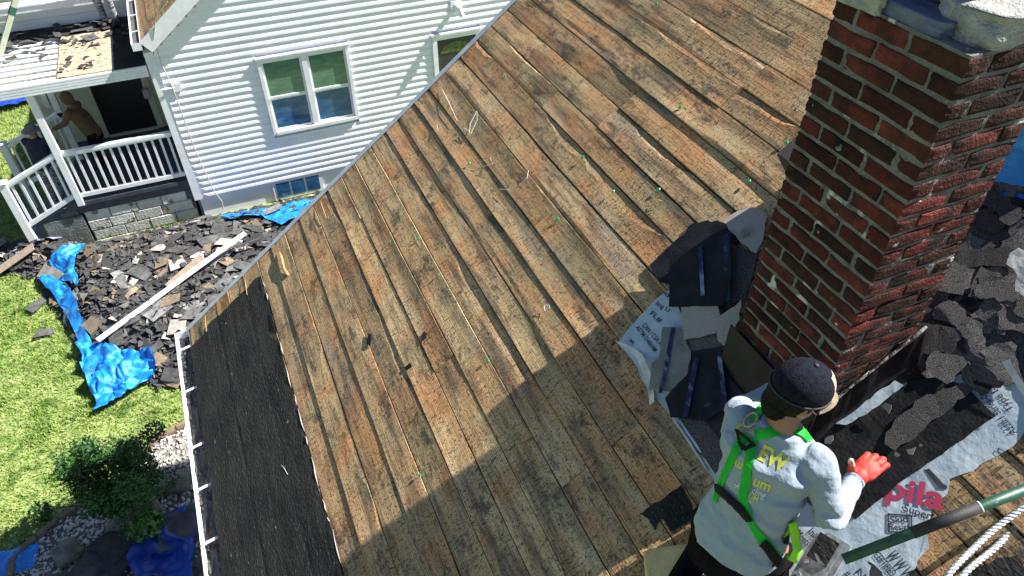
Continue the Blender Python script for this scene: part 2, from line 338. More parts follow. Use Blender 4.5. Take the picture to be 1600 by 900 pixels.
def sheet(name, L_, R_, nx, ny, hf, m, parent=None, th=0):   # cloth between two polylines (world points), folds from hf(u,v,p)
    def samp(P, t):
        t *= len(P)-1; i = min(int(t), len(P)-2); return V(P[i]).lerp(V(P[i+1]), t-i)
    vs = []
    for j in range(ny+1):
        a, b = samp(L_, j/ny), samp(R_, j/ny)
        for i in range(nx+1):
            p = a.lerp(b, i/nx); vs.append(p + hf(i/nx, j/ny, p))
    fs = [(j*(nx+1)+i, j*(nx+1)+i+1, (j+1)*(nx+1)+i+1, (j+1)*(nx+1)+i) for j in range(ny) for i in range(nx)]
    return pyd(name, vs, fs, m, parent, True)
def crumple(a=.06, s=5, seed=0):
    def f(u, v, p):
        q = V((p.x*s*.55+seed*3.3, p.y*s*.55+seed*5.1, seed)); w_ = noise.noise_vector(q*1.4)*.35; dd, _p = noise.voronoi(q+w_); d2, _p = noise.voronoi((q+w_)*2.3)
        r = 1.1*dd[0]+.45*(d2[1]-d2[0])-.5+.35*noise.noise(q*1.3)
        return V((noise.noise(q+V((9, 0, 0)))*a*.4, noise.noise(q+V((0, 9, 0)))*a*.4, a*(.3+1.3*r)))
    return f
def text_pts(s, off=.012):
    cu = bpy.data.curves.new('t', 'FONT'); cu.offset = .03 if s in ('pila', 'EW', 'C') else off; cu.body = s; cu.size = 1; cu.resolution_u = 3; o = bpy.data.objects.new('t', cu); COL.objects.link(o)
    dg = bpy.context.evaluated_depsgraph_get(); me = bpy.data.meshes.new_from_object(o.evaluated_get(dg)); bpy.data.objects.remove(o)
    bm = bmesh.new(); bm.from_mesh(me); bmesh.ops.triangulate(bm, faces=bm.faces)
    for _ in range(2):
        es = [e for e in bm.edges if e.calc_length() > .12]
        if es: bmesh.ops.subdivide_edges(bm, edges=es, cuts=1)
    bmesh.ops.triangulate(bm, faces=bm.faces)
    xs = [v.co.x for v in bm.verts]; x0, x1 = min(xs), max(xs)
    vs = [((v.co.x-x0)/(x1-x0), v.co.y/.7) for v in bm.verts]; bm.verts.index_update(); fs = [tuple(v.index for v in f.verts) for f in bm.faces]; bm.free()
    return vs, fs
# ================================================================== SETTING: ground
GZ = .3
def ground():
    vs, fs = [], []; xs = [-400, -60, -20, -9]+[-8+.25*i for i in range(49)]+[6, 12, 20, 60, 400]; ys = [-400, -60, -20]+[-8+.5*i for i in range(22)]+[3+.25*i for i in range(57)]+[22, 60, 400]
    for y in ys:
        for x in xs: vs.append((x, y, GZ-.03+.03*noise.noise(V((x*.6, y*.6, 0)))))
    n = len(xs)
    for j in range(len(ys)-1):
        for i in range(n-1): fs.append((j*n+i, j*n+i+1, (j+1)*n+i+1, (j+1)*n+i))
    struct(pyd('ground', vs, fs, M['soil'], smooth=True))
ground()
def inpoly(x, y, P):
    c = False; n = len(P)
    for i in range(n):
        (x1, y1), (x2, y2) = P[i], P[i-1]
        if (y1 > y) != (y2 > y) and x < (x2-x1)*(y-y1)/(y2-y1)+x1: c = not c
    return c
# planting bed beside the house, pebbles on it
BED = [(-3.75, 4.4), (-3.55, 6.02), (-3.1, 6.32), (-2.75, 6.45), (-2.3, 6.72), (-1.95, 7.08), (-1.6, 7.2), (-.8, 7.2), (-.8, 4.4)]
bm = bmesh.new(); slab(bm, BED, lambda x, y: GZ+.02, .06); struct(obj('planting_bed', bm, M['bed']))
PILE = [(-4.6, 12.1), (-3.5, 11.3), (-3.35, 10.6), (-2.95, 9.6), (-2.75, 9.0), (-2.3, 8.6), (-1.9, 8.1), (-1.5, 7.9), (-.4, 8.0), (1.5, 9.0), (3.2, 10.2), (3.2, 11.8), (-.9, 11.9), (-2.7, 11.9), (-3.2, 12.4), (-4.6, 12.6)]
def pile_h(x, y):
    if not inpoly(x, y, PILE): return 0
    d = 9
    for i in range(len(PILE)):
        a, b = V((*PILE[i-1], 0)), V((*PILE[i], 0)); p = V((x, y, 0)); t = max(0, min(1, (p-a).dot(b-a)/(b-a).length_squared)); d = min(d, (p-a.lerp(b, t)).length)
    return min(d*.5, .30+.06*d)*(1+.25*noise.noise(V((x*1.3, y*1.3, 3))))+.05*noise.noise(V((x*4, y*4, 1)))*min(1, d*3)
def gnoise(x, y): return GZ-.03+.03*noise.noise(V((x*.6, y*.6, 0)))
def grass():
    rr = random.Random(3); vs, fs = [], []
    def blade(x, y, h):
        z = gnoise(x, y)-.005; a = rr.uniform(0, math.tau); wd = rr.uniform(.004, .008); lx, ly = rr.gauss(0, .45)*h, rr.gauss(0, .45)*h; k = len(vs); c, s = math.cos(a)*wd, math.sin(a)*wd
        vs.extend(((x-c, y-s, z), (x+c, y+s, z), (x+lx*.4+c*.7, y+ly*.4+s*.7, z+h*.6), (x+lx*.4-c*.7, y+ly*.4-s*.7, z+h*.6), (x+lx, y+ly, z+h))); fs.extend(((k, k+1, k+2, k+3), (k+3, k+2, k+4)))
    n = 0
    while n < 95000:
        x, y = rr.uniform(-4.9, -1.2), rr.uniform(5.7, 12.2)
        if inpoly(x, y, BED) or (inpoly(x, y, PILE)): n += 1; continue
        dens = .62+.5*noise.noise(V((x*2.2, y*2.2, 5)))+.25*noise.noise(V((x*7, y*7, 8)))
        n += 1
        if rr.random() < dens: blade(x, y, rr.uniform(.025, .065)*(1.3 if dens > .8 else 1))
    for _ in range(26000): blade(rr.uniform(-6.6, -3.1), rr.uniform(12.6, 19.5), rr.uniform(.04, .09))
    o = pyd('grass', vs, fs, M['grass']); tag(o, 'short sunlit green lawn grass with straw-coloured patches', 'grass', kind='stuff')
grass()
def pebbles():
    rr = random.Random(5); vs, fs = [], []
    t = bmesh.new(); bmesh.ops.create_icosphere(t, subdivisions=1, radius=1); tv = [v.co.copy() for v in t.verts]; tf = [tuple(v.index for v in f.verts) for f in t.faces]; t.free()
    n = 0
    while n < 2600:
        x, y = rr.uniform(-3.6, -1.2), rr.uniform(5.2, 7.2)
        if not inpoly(x, y, BED): continue
        n += 1; r = rr.uniform(.012, .028); k = len(vs); a = rr.uniform(0, 6.28); c, s = math.cos(a), math.sin(a); ex, ey = rr.uniform(.8, 1.3), rr.uniform(.7, 1); z = GZ+.02+rr.uniform(0, .02)
        vs.extend(((x+(p.x*c*ex-p.y*s*ey)*r, y+(p.x*s*ex+p.y*c*ey)*r, z+p.z*r*.6) for p in tv)); fs.extend(tuple(i+k for i in f) for f in tf)
    o = pyd('pebbles', vs, fs, M['pebble'], smooth=True); tag(o, 'white and pale grey pebbles spread over the planting bed', 'pebbles', kind='stuff')
pebbles()
edge = thing('bed_edging', 'low brown stone edging curving between lawn and pebble bed', 'garden edging', (-2.5, 6.6, GZ))
ep = [(-3.62, 5.2), (-3.55, 6.02), (-3.1, 6.34), (-2.75, 6.47), (-2.3, 6.74), (-1.95, 7.1), (-1.5, 7.24)]
for i in range(len(ep)-1):
    a, b = V((*ep[i], 0)), V((*ep[i+1], 0)); L_ = (b-a).length; k = max(1, round(L_/.28))
    for j in range(k):
        p, q = a.lerp(b, j/k+.01), a.lerp(b, (j+1)/k-.01); bm = bmesh.new(); bar(bm, (p.x, p.y, GZ+.03), (q.x, q.y, GZ+.03+random.uniform(-.01, .01)), .09, .1)
        bmesh.ops.bevel(bm, geom=bm.edges[:], offset=.012, segments=2, affect='EDGES'); o = obj('stone', bm, M['edge'], edge); o.matrix_parent_inverse = edge.matrix_basis.inverted() if False else Matrix.Translation(-V(edge.location))
def keep(o, parent):                      # parent without moving world-space geometry
    o.parent = parent; o.matrix_parent_inverse = parent.matrix_basis.inverted(); return o
def kobj(name, bm, m, parent, smooth=False): o = obj(name, bm, m, None, smooth); return keep(o, parent)
def kbox(name, a, b, m, parent, mtx=None, bev=0): return keep(boxo(name, a, b, m, None, mtx, bev), parent)
# rocks
def rock(c, r, label, seed, mt='rock', cat='rock', sq=(1, 1, .7)):
    bm = bmesh.new(); bmesh.ops.create_icosphere(bm, subdivisions=3, radius=1)
    for v in bm.verts:
        d = 1+.35*noise.noise(v.co*1.3+V((seed*5, 0, 0)))+.12*noise.noise(v.co*4+V((seed, 0, 0))); v.co = V((v.co.x*sq[0], v.co.y*sq[1], v.co.z*sq[2]))*d*r+V(c)
    for f in bm.faces: f.smooth = True
    return tag(obj('rock', bm, M[mt]), label, cat)
rock((-1.78, 6.28, GZ+.08), .2, 'larger mossy grey rock between the bush and the white gutter', 1, sq=(1.1, .8, .6))
rock((-2.42, 5.98, GZ+.06), .15, 'round grey rock below the bush at the pebble edge', 2)
rock((-2.05, 6.0, GZ+.08), .13, 'small upright pale rock at the foot of the bush stems', 3, sq=(.7, .7, 1))
rock((-3.0, 5.8, GZ+.05), .16, 'dark flat rock in shade left of the bush', 4)
# ================================================================== bush
def leaves(name, fn, n, size, m, parent, seed):
    rr = random.Random(seed); vs, fs = [], []
    for _ in range(n):
        p = fn(rr)
        if p is None: continue
        nrm = V((rr.gauss(0, .7), rr.gauss(0, .7), rr.gauss(.5, .5))).normalized(); t = nrm.orthogonal().normalized(); t.rotate(Matrix.Rotation(rr.uniform(0, 6.28), 3, nrm)); s = nrm.cross(t); L = size*rr.uniform(.6, 1.3); k = len(vs)
        vs.extend((p-t*L*.5, p+s*L*.28+nrm*L*.06, p+t*L*.5, p-s*L*.28+nrm*L*.06)); fs.append((k, k+1, k+2, k+3))
    return keep(pyd(name, vs, fs, m), parent)
bush = thing('bush', 'dark green leafy bush standing on the white pebbles by the lawn', 'bush', (-2.28, 6.1, GZ))
rb = random.Random(11); clumps = []
BC = V((-2.24, 5.92, GZ+.84))
for i in range(46):
    d = V((rb.gauss(0, 1), rb.gauss(0, 1), rb.gauss(0, .8))).normalized()*rb.uniform(.35, 1)
    clumps.append((BC+V((d.x*.61, d.y*.55, d.z*.5)), rb.uniform(.11, .2)))
clumps += [(BC+V((-.72, -.05, .0)), .11), (BC+V((-.78, .02, -.2)), .09), (BC+V((.55, .25, .35)), .12), (BC+V((-.05, .1, .58)), .12), (BC+V((-.3, .0, .5)), .12)]
def bushpt(rr):
    c, r = clumps[rr.randrange(len(clumps))]; d = V((rr.gauss(0, 1), rr.gauss(0, 1), rr.gauss(0, 1))).normalized()*r*rr.uniform(.5, 1.08); return c+d
leaves('crown', bushpt, 13000, .045, M['leaf'], bush, 12)
bm = bmesh.new()
for i in range(5):
    b0 = V((-2.16+.05*math.cos(i*1.3), 6.08+.05*math.sin(i*1.3), GZ)); c, r = clumps[i*7]
    tube(bm, [b0, b0.lerp(c, .45)+V((0, 0, .12)), c], [.028, .02, .01], 6)
for c, r in clumps[::2]:
    tube(bm, [BC-V((0, 0, .45)), (BC-V((0, 0, .3))).lerp(c, .6), c], [.014, .009, .005], 5)
kobj('trunk', bm, M['bark'], bush)
weed = thing('leafy_plant', 'low pale green plant below the bush beside the dark blue tarp', 'plant', (-2.12, 5.72, GZ))
def weedpt(rr): a = rr.uniform(0, 6.28); r = rr.uniform(0, .2); return V((-2.12+r*math.cos(a), 5.72+r*math.sin(a), GZ+.12+rr.uniform(0, .25)*(1-r*3)))
leaves('foliage', weedpt, 420, .085, M['leafl'], weed, 13)
bm = bmesh.new(); 
for i in range(6): tube(bm, [(-2.12, 5.72, GZ), (-2.12+.1*math.cos(i), 5.72+.1*math.sin(i), GZ+.25)], .005, 5)
kobj('stem', bm, M['bark'], weed)

# ================================================================== FOREGROUND HOUSE
house = thing('house', 'near house whose steep roof is stripped to bare brown boards', 'house', (0, 2, GZ))
SR = 4.5                                          # slope distance of the ridge
Y0, Y1 = -2.6, 5.66
ridge = rp(SR, 0); eave = rp(-1.08, 0)
roof = bpy.data.objects.new('roof', None)
bm = bmesh.new(); box(bm, (-1.07, Y0, -.14), (SR, Y1-.01, -.024)); me = bpy.data.meshes.new('roof'); bm.to_mesh(me); bm.free(); roof = link('roof', me, M['dark']); roof.matrix_world = RM  # near-black slab added under the boards to block light in their gaps
roof.parent = house; roof.matrix_parent_inverse = house.matrix_basis.inverted()
GAPS = [-1.08, -.9, -.71, -.53, -.33, -.12, .06, .25, .44, .625, .82, 1.0, 1.18, 1.38, 1.565, 1.735, 1.925, 2.1, 2.3, 2.48, 2.68, 2.85, 3.04, 3.23, 3.43, 3.6, 3.79, 4.0]
while GAPS[-1] < SR-.2: GAPS.append(GAPS[-1]+.188)
JT = {11: [3.1], 22: [3.74], 21: [3.76], 25: [3.12], 26: [3.12], 24: [3.13], 15: [1.86], 13: [1.86], 20: [4.34], 17: [1.24], 10: [4.95], 8: [1.25], 19: [2.5]}
def board(s0, s1, y0, y1, seed, parent):
    rr = random.Random(seed); L = y1-y0; W = s1-s0; ny = max(2, int(L/.035)); us = [0, .03, .14, .3, .46, .62, .78, .9, 1, 0, 0, 0, 0]; wd = rr.uniform(.002, .0085)*(0 if s1 < -.1 else 1)
    base = rr.uniform(-.0035, .0035); tilt = rr.uniform(-.008, .009)*(.35 if s1 < -.1 else 1); cup = rr.uniform(-.001, .0045); wane = max(0, rr.gauss(.34, .34)); wf = rr.uniform(.5, 1.1); ph = rr.uniform(0, 90); wl = max(0, rr.gauss(-.1, .2)); gl, gr = rr.uniform(.002, .004), rr.uniform(.002, .004)
    vs, fs = [], []; nx = len(us)
    for j in range(ny+1):
        y = y0+.002+(L-.004)*j/ny; ww = max(0, wane*(n1(y*wf+ph, 1)+.10+.25*n1(y*3+ph, 2)+.10*n1(y*11+ph, 8)))*1.6; w2 = max(0, wl*(n1(y*.9+ph, 5)+.2))*1.2
        ww = min(ww, .55); wob = .0035*n1(y*2.2+ph, 3); wob2 = .003*n1(y*2.1+ph, 4); lump = .0022*n1(y*1.1+ph, 6)
        ww = max(.035, ww); le_ = 1-ww
        for ui, u0 in enumerate(us):
            if ui < nx-4: u = u0*le_
            else: tw = ww*.72; u = (le_+tw, le_+tw+(ww-tw)*.5, 1-.004, 1)[ui-(nx-4)]
            x = s0+gl+wob2+(W-gl-gr+wob-wob2)*u
            z = base+tilt*(.5-u)*1.2+cup*((2*u-1)**2)+lump+.0012*noise.noise(V((x*22, y*3.5, seed)))
            if ui >= nx-4 and ww > .036: z -= wd*min(1, (ww-.035)/.05)*(1+.25*(ui-nx+4)/3)+.0006*noise.noise(V((x*60, y*9, seed)))
            if w2 > 0 and u < w2: z -= min(.006, (w2-u)*W*.25)
            if u in (0, 1): z -= .0015
            vs.append((x, y, z))
    for j in range(ny):
        for i in range(nx-1): a = j*nx+i; fs.append((a, a+1, a+nx+1, a+nx))
    top = len(vs); e = [j*nx for j in range(ny+1)]; f = [j*nx+nx-1 for j in range(ny+1)]
    for idx in e+f: x, y, z = vs[idx]; vs.append((x, y, -.021))
    n_ = ny+1
    for j in range(ny): fs.append((e[j], e[j+1], top+j+1, top+j)); fs.append((f[j+1], f[j], top+n_+j, top+n_+j+1))
    for row in (0, ny):
        fs.append(tuple([row*nx+i for i in range(nx)]+[top+n_+row, top+row]))
    return pyd('board', vs, fs, M['deck'], parent)
sd = 100
for k in range(len(GAPS)-1):
    js = [Y0]+sorted(JT.get(k, []))
    if k not in JT: js += [random.choice([-.6, 0, .6])] if random.random() < .8 else []
    elif min(JT[k]) > 2: js.insert(1, random.choice([-.6, 0]))
    js = sorted(js)+[Y1-.012-random.uniform(0, .012)]
    for a, b in zip(js, js[1:]):
        sd += 1; board(GAPS[k], GAPS[k+1], a, b, sd, roof)
# felt strip left on along the eave
def felt():
    vs, fs = [], []; ny, nx = 190, 34; 
    for j in range(ny+1):
        y = Y0+(5.42-Y0)*j/ny
        top = 5.42+.05*n1(j*.0, 1)
        for i in range(nx+1):
            u = i/nx; se = -.11+.012*n1(y*2.1, 1)+.006*n1(y*9, 2); s0 = -1.085+.012*n1(y*2.5, 4); x = s0+(se-s0)*u
            yy = y
            if j == ny: yy = 5.42+.10*n1(x*4, 7)+.03*n1(x*14, 8)-(.10 if u < .25 else 0)
            z = .013+.004*abs(noise.noise(V((x*9, yy*1.2, 2))))+.007*max(0, noise.noise(V((x*5.5+.3, yy*.5, 5))))+.002*noise.noise(V((x*30, yy*12, 5)))
            for gx in (-.9, -.71, -.53, -.33): z -= .004*math.exp(-((x-gx)/.012)**2)
            if u > .955: z += .010*max(0, n1(y*3.3, 9)+.2)
            vs.append((x, yy, z))
    for j in range(ny):
        for i in range(nx): a = j*(nx+1)+i; fs.append((a, a+1, a+nx+2, a+nx+1))
    return pyd('felt_strip', vs, fs, M['felt'], roof, False)
felt()
# pale torn fibres along the felt edge
bm = bmesh.new(); rr = random.Random(4)
y = 5.3
while y > -.5:
    L = rr.uniform(.03, .3)
    if rr.random() < .6:
        x = -.105+.012*n1(y*2.1, 1)+.006*n1(y*9, 2); P = [(x+rr.uniform(-.006, .006), y-L*t, .014+rr.uniform(0, .006)) for t in (0, .33, .66, 1)]; tube(bm, P, [.001, .004, .005, .001], 4)
    y -= L+rr.uniform(.0, .12)
obj('torn_edge', bm, M['pale'], roof)['kind'] = 'stuff'
bm = bmesh.new(); box(bm, (-1.12, Y1-.012, -.06), (SR, Y1+.022, .007)); box(bm, (-1.12, Y1-.035, .007), (SR, Y1+.022, .0095)); obj('drip_edge', bm, M['alum'], roof)
bm = bmesh.new(); box(bm, (-1.1, Y1-.05, -.26), (SR, Y1+.016, -.062)); obj('rake_board', bm, M['whitep'], roof)
bm = bmesh.new(); box(bm, (-1.1, Y0, -.15), (-1.07, Y1-.05, -.002)); obj('eave_edge', bm, M['wood'], roof)
# walls and the far slope, real but out of the picture
ez = eave.z; rz_ = ridge.z; rx = ridge.x
bm = bmesh.new()
xa, xb = -.55, 2*rx+.55
prof = [(xa, GZ), (xb, GZ), (xb, ez+.02), (rx, rz_-.28), (xa, ez+.02)]
a = [bm.verts.new((x, Y0+.3, z)) for x, z in prof]; b = [bm.verts.new((x, Y1-.25, z)) for x, z in prof]
bm.faces.new(a); bm.faces.new(b[::-1])
for i in range(5): bm.faces.new((a[i], b[i], b[(i+1) % 5], a[(i+1) % 5]))
kobj('wall', bm, M['whitep'], house)
bm = bmesh.new(); v = [bm.verts.new(p) for p in ((rx, Y0, rz_+.005), (rx, Y1, rz_+.005), (2*rx+1, Y1, ez-.1), (2*rx+1, Y0, ez-.1))]; bm.faces.new(v); w2 = [bm.verts.new(q.co-V((0, 0, .12))) for q in v]; bm.faces.new(w2[::-1])
for i in range(4): bm.faces.new((v[i], v[(i+1) % 4], w2[(i+1) % 4], w2[i]))
kobj('back_roof', bm, M['shin'], house)
# gutter
gut = bpy.data.objects.new('gutter', None)
gx0, gx1, gzt = -1.0, -.872, 3.235
bm = bmesh.new(); g0, g1 = Y0, 5.66
def prism(bm, prof, y0, y1):
    a = [bm.verts.new((x, y0, z)) for x, z in prof]; b = [bm.verts.new((x, y1, z)) for x, z in prof]; n = len(prof)
    bm.faces.new(a); bm.faces.new(b[::-1])
    for i in range(n): bm.faces.new((a[i], b[i], b[(i+1) % n], a[(i+1) % n]))
prism(bm, [(gx0, gzt), (gx0+.022, gzt), (gx0+.022, gzt-.012), (gx0+.004, gzt-.012), (gx0+.004, gzt-.06), (gx0+.03, gzt-.115), (gx1, gzt-.115), (gx1, gzt+.02), (gx1+.003, gzt+.02), (gx1+.003, gzt-.119), (gx0+.027, gzt-.119), (gx0, gzt-.06)], g0, g1)
box(bm, (gx0, g1, gzt-.118), (gx1+.003, g1+.004, gzt+.002))
gut = kobj('gutter', bm, M['whitep'], house)
for py in (545, 612, 703, 772, 860):
    P = gz(290, py, gzt); bm = bmesh.new(); bar(bm, (gx0+.005, P.y-.01, gzt+.003), (gx1, P.y+.01, gzt+.012), .022, .004); o = obj('hanger', bm, M['whitep']); o.parent = gut
for y in (2.7, 2.1, 1.5, .9):
    bm = bmesh.new(); bar(bm, (gx0+.005, y, gzt+.003), (gx1, y, gzt+.012), .022, .004); o = obj('hanger', bm, M['whitep']); o.parent = gut
bm = bmesh.new(); rr = random.Random(8)
vs = []
for j in range(120):
    y = g0+(g1-g0)*j/119; vs.append([bm.verts.new((gx0+.02+.115*i/5, y, gzt-.075+.02*noise.noise(V((i*.8, y*9, 0)))+.015*noise.noise(V((i, y*3, 4))))) for i in range(6)])
for a, b in zip(vs, vs[1:]):
    for i in range(5): bm.faces.new((a[i], a[i+1], b[i+1], b[i]))
for _ in range(240):
    y = rr.uniform(1.5, g1-.05); p = V((rr.uniform(gx0+.03, gx1-.02), y, gzt-.06)); q = p+V((rr.uniform(-.02, .02), rr.uniform(-.06, .06), rr.uniform(0, .03))); bar(bm, p, q, rr.uniform(.004, .02), .004)
o = obj('gutter_debris', bm, M['char']); o.parent = gut; o['kind'] = 'stuff'
bm = bmesh.new(); D0 = gz(291, 745, gzt-.1); box(bm, (gx0+.02, D0.y-.35, GZ+.1), (gx0+.09, D0.y-.26, gzt-.1)); box(bm, (gx0-.012, D0.y-.36, gzt-.15), (gx0+.10, D0.y-.1, gzt-.1)); kobj('downspout', bm, M['whitep'], house)

# ================================================================== CHIMNEY
CX, CY = 1.93, 1.2475
chim = thing('chimney', 'tall dark red brick chimney with pale mortar rising from the roof', 'chimney', (CX, CY, 5.4))
CW, CD, ch = .43, .5375, .0702
ZT = 7.236
def brick_mesh(L, W, Hh, seed):
    rr = random.Random(seed); bm = bmesh.new(); nx, ny, nz = max(2, round(L/.035)), max(2, round(W/.035)), 2
    bmesh.ops.create_cube(bm, size=1)
    bmesh.ops.subdivide_edges(bm, edges=bm.edges[:], cuts=3, use_grid_fill=True)
    for v in bm.verts:
        x, y, z = v.co; r = .0035
        p = V((x*L, y*W, z*Hh)); m_ = sum(1 for q in (x, y, z) if abs(q) > .49)
        if m_ >= 2: p -= V((math.copysign(r if abs(x) > .49 else 0, x), math.copysign(r if abs(y) > .49 else 0, y), math.copysign(r if abs(z) > .49 else 0, z)))*rr.uniform(.6, 1.6)
        p += noise.noise_vector(V((p.x*30+seed*9, p.y*30, p.z*30)))*.0014
        v.co = p
    me = bpy.data.meshes.new('brick'); bm.to_mesh(me); bm.free(); return me
BMS = {('x', i): brick_mesh(.206, .097, .059, i) for i in range(4)}; BMS.update({('y', i): brick_mesh(.097, .206, .059, 10+i) for i in range(4)})
rr = random.Random(21); nc = 34
for c in range(nc):
    z = ZT-ch*(c+.5)
    if c % 2 == 1: L = [('x', .1075, .0537), ('x', .3225, .0537), ('y', .0537, .215), ('y', .0537, .43), ('y', CW-.0537, .215), ('y', CW-.0537, .43), ('x', .215, CD-.0537)]
    else: L = [('y', .0537, .1075), ('y', .0537, .3225), ('y', CW-.0537, .1075), ('y', CW-.0537, .3225), ('x', .1075, CD-.0537), ('x', .3225, CD-.0537), ('x', .215, .0537)]
    for (d, x, y) in L:
        me = BMS[(d, rr.randrange(4))]; o = bpy.data.objects.new('brick', me); COL.objects.link(o)
        dk = rr.random() < (.75 if c < 6 else .34)
        if not me.materials: me.materials.append(M['brick'])
        o.material_slots[0].link = 'OBJECT'; o.material_slots[0].material = M['brick_d'] if dk else M['brick']
        o.location = (CX+x+rr.uniform(-.002, .002), CY+y+rr.uniform(-.002, .002), z+rr.uniform(-.001, .001)); o.rotation_euler = (rr.uniform(-.012, .012), rr.uniform(-.012, .012), rr.uniform(-.012, .012)+(math.pi if rr.random() < .5 else 0)); keep(o, chim)
# mortar core with uneven joints
bm = bmesh.new(); nz_ = 170; z0, z1 = ZT-ch*nc, ZT+.004
per = []
n_s = 60
for k in range(n_s):
    t = k/n_s*4; e_ = int(t); f_ = t-e_
    per.append([(f_, 0, 0, -1), (1, f_, 1, 0), (1-f_, 1, 0, 1), (0, 1-f_, -1, 0)][e_])
rows = []
for j in range(nz_+1):
    z = z0+(z1-z0)*j/nz_; row = []
    for (u, v_, nx_, ny_) in per:
        x, y = CX+.013+u*(CW-.026), CY+.013+v_*(CD-.026); o_ = .006*noise.noise(V((x*9, y*9, z*9)))+.002*noise.noise(V((x*45, y*45, z*45)))
        row.append(bm.verts.new((x+nx_*o_, y+ny_*o_, z)))
    rows.append(row)
for a, b in zip(rows, rows[1:]):
    for k in range(n_s): bm.faces.new((a[k], a[(k+1) % n_s], b[(k+1) % n_s], b[k]))
bm.faces.new(rows[-1]); bm.faces.new(rows[0][::-1]); kobj('mortar', bm, M['mortar'], chim)
# broken concrete wash, flue and stone on top
def chunk(name, c, sz, seed, mt, sub=4, rough_=.16):
    bm = bmesh.new(); bmesh.ops.create_cube(bm, size=2); bmesh.ops.subdivide_edges(bm, edges=bm.edges[:], cuts=sub*2, use_grid_fill=True)
    for v in bm.verts:
        p = v.co.copy(); r = max(abs(p.x), abs(p.y)); l = math.hypot(p.x, p.y)
        if l > 1: p.x /= l**.35; p.y /= l**.35
        p *= 1+rough_*noise.noise(p*1.7+V((seed*7, 0, 0)))+.06*noise.noise(p*6+V((seed, 0, 0))); v.co = V((p.x*sz[0], p.y*sz[1], p.z*sz[2]))+V(c)
    return kobj(name, bm, M[mt], chim, True)
chunk('concrete_wash', (CX+.26, CY+.13, ZT+.05), (.19, .125, .045), 1, 'conc')
chunk('concrete_wash', (CX+.33, CY+.36, ZT+.05), (.12, .18, .05), 6, 'conc')
chunk('stone', (CX+.07, CY+.245, ZT+.02), (.055, .12, .03), 3, 'navyst')
chunk('mortar_lump', (CX+.06, CY+.44, ZT+.025), (.07, .10, .03), 5, 'conc')
bm = bmesh.new(); fx, fy = CX+.135, CY+.16; wv_ = .23
for (a, b) in (((0, 0), (wv_, .02)), ((0, wv_-.02), (wv_, wv_)), ((0, .02), (.02, wv_-.02)), ((wv_-.02, .02), (wv_, wv_-.02))): box(bm, (fx+a[0], fy+a[1], ZT-.02), (fx+b[0], fy+b[1], ZT+.16))
kobj('flue', bm, M['clay'], chim)
bm = bmesh.new(); box(bm, (fx-.05, fy-.04, ZT+.24), (fx+wv_+.14, fy+wv_+.06, ZT+.25));
for (a, b) in ((0, 0), (1, 0), (0, 1), (1, 1)): bar(bm, (fx+a*wv_, fy+b*wv_, ZT+.12), (fx+a*wv_, fy+b*wv_, ZT+.24), .012, .012)
kobj('flue_cap', bm, M['black'], chim)
# brown flashing: apron on the down-slope side, step piece on the near side
def rzz(x): return RO.z+math.tan(TH)*x
def zf(p): return p
kbox('flashing', (CX-.016, CY-.02, rzz(CX)-.02), (CX-.010, CY+CD+.03, 5.70), M['brown'], chim)
kbox('flashing_apron', (2.20, CY-.05, .030), (2.425, CY+CD+.05, .034), M['brown'], chim, RM)
bm = bmesh.new(); n_ = 14; up, lo_, fo = [], [], []
for i in range(n_+1):
    x = CX-.03+(CW+.07)*i/n_; b_ = .006*math.sin(i*1.1)+(.02 if i == n_ else 0)
    up.append(bm.verts.new((x, CY-.016-b_*.5, rzz(x)+.265+.004*math.sin(i*2)))); lo_.append(bm.verts.new((x, CY-.02-b_, rzz(x)+.035))); fo.append(bm.verts.new((x+.01, CY-.075-b_, rzz(x)+.022)))
for i in range(n_): bm.faces.new((up[i], up[i+1], lo_[i+1], lo_[i])); bm.faces.new((lo_[i], lo_[i+1], fo[i+1], fo[i]))
bmesh.ops.solidify(bm, geom=bm.faces[:], thickness=.002); kobj('flashing', bm, M['brown'], chim, True)
# old mortar smeared over the top of the near flashing
bm = bmesh.new()
for i in range(9):
    x = CX+.02+.045*i; tube(bm, [(x-.02, CY-.006, rzz(x-.02)+.268), (x+.025, CY-.009, rzz(x+.025)+.272+random.uniform(-.003, .006)), (x+.07, CY-.006, rzz(x+.07)+.268)], [.006, .010*random.uniform(.5, 1.1), .006], 6)
kobj('mortar_smear', bm, M['mortar'], chim, True)

# ================================================================== WHITE HOUSE (gable wall faces the near roof)
WY = 12.0
wh = thing('white_house', 'white vinyl sided house with twin window across the gap from the stripped roof', 'house', (4, 14, GZ))
WX0, WX1, WZ0 = -.86, 9.6, .73
def gable(x):
    mid = (WX0+WX1)/2; return 3.40+(min(x, 2*mid-x)-WX0)*math.tan(TH)
# openings (x0,x1,z0,z1)
a_, b_ = wy(400, 92, WY), wy(562, 183, WY)
WIN = (a_.x-.01, b_.x-.02, b_.z-.0, a_.z+.0)
dl, dr = wy(674, 58, WY), wy(749, 44, WY)
DOR = (dl.x, dr.x, 1.0, dl.z+.02)
bm = bmesh.new()
prof = [(WX0+.02, .2), (WX1-.02, .2), (WX1-.02, 3.38), ((WX0+WX1)/2, gable((WX0+WX1)/2)-.12), (WX0+.02, 3.38)]
def wallprism(bm, prof, y0, y1):
    a = [bm.verts.new((x, y0, z)) for x, z in prof]; b = [bm.verts.new((x, y1, z)) for x, z in prof]; n = len(prof)
    bm.faces.new(a); bm.faces.new(b[::-1])
    for i in range(n): bm.faces.new((a[i], b[i], b[(i+1) % n], a[(i+1) % n]))
wallprism(bm, prof, WY+.03, 20); kobj('wall', bm, M['white'], wh)
ex = .12; z = WZ0; k = 0
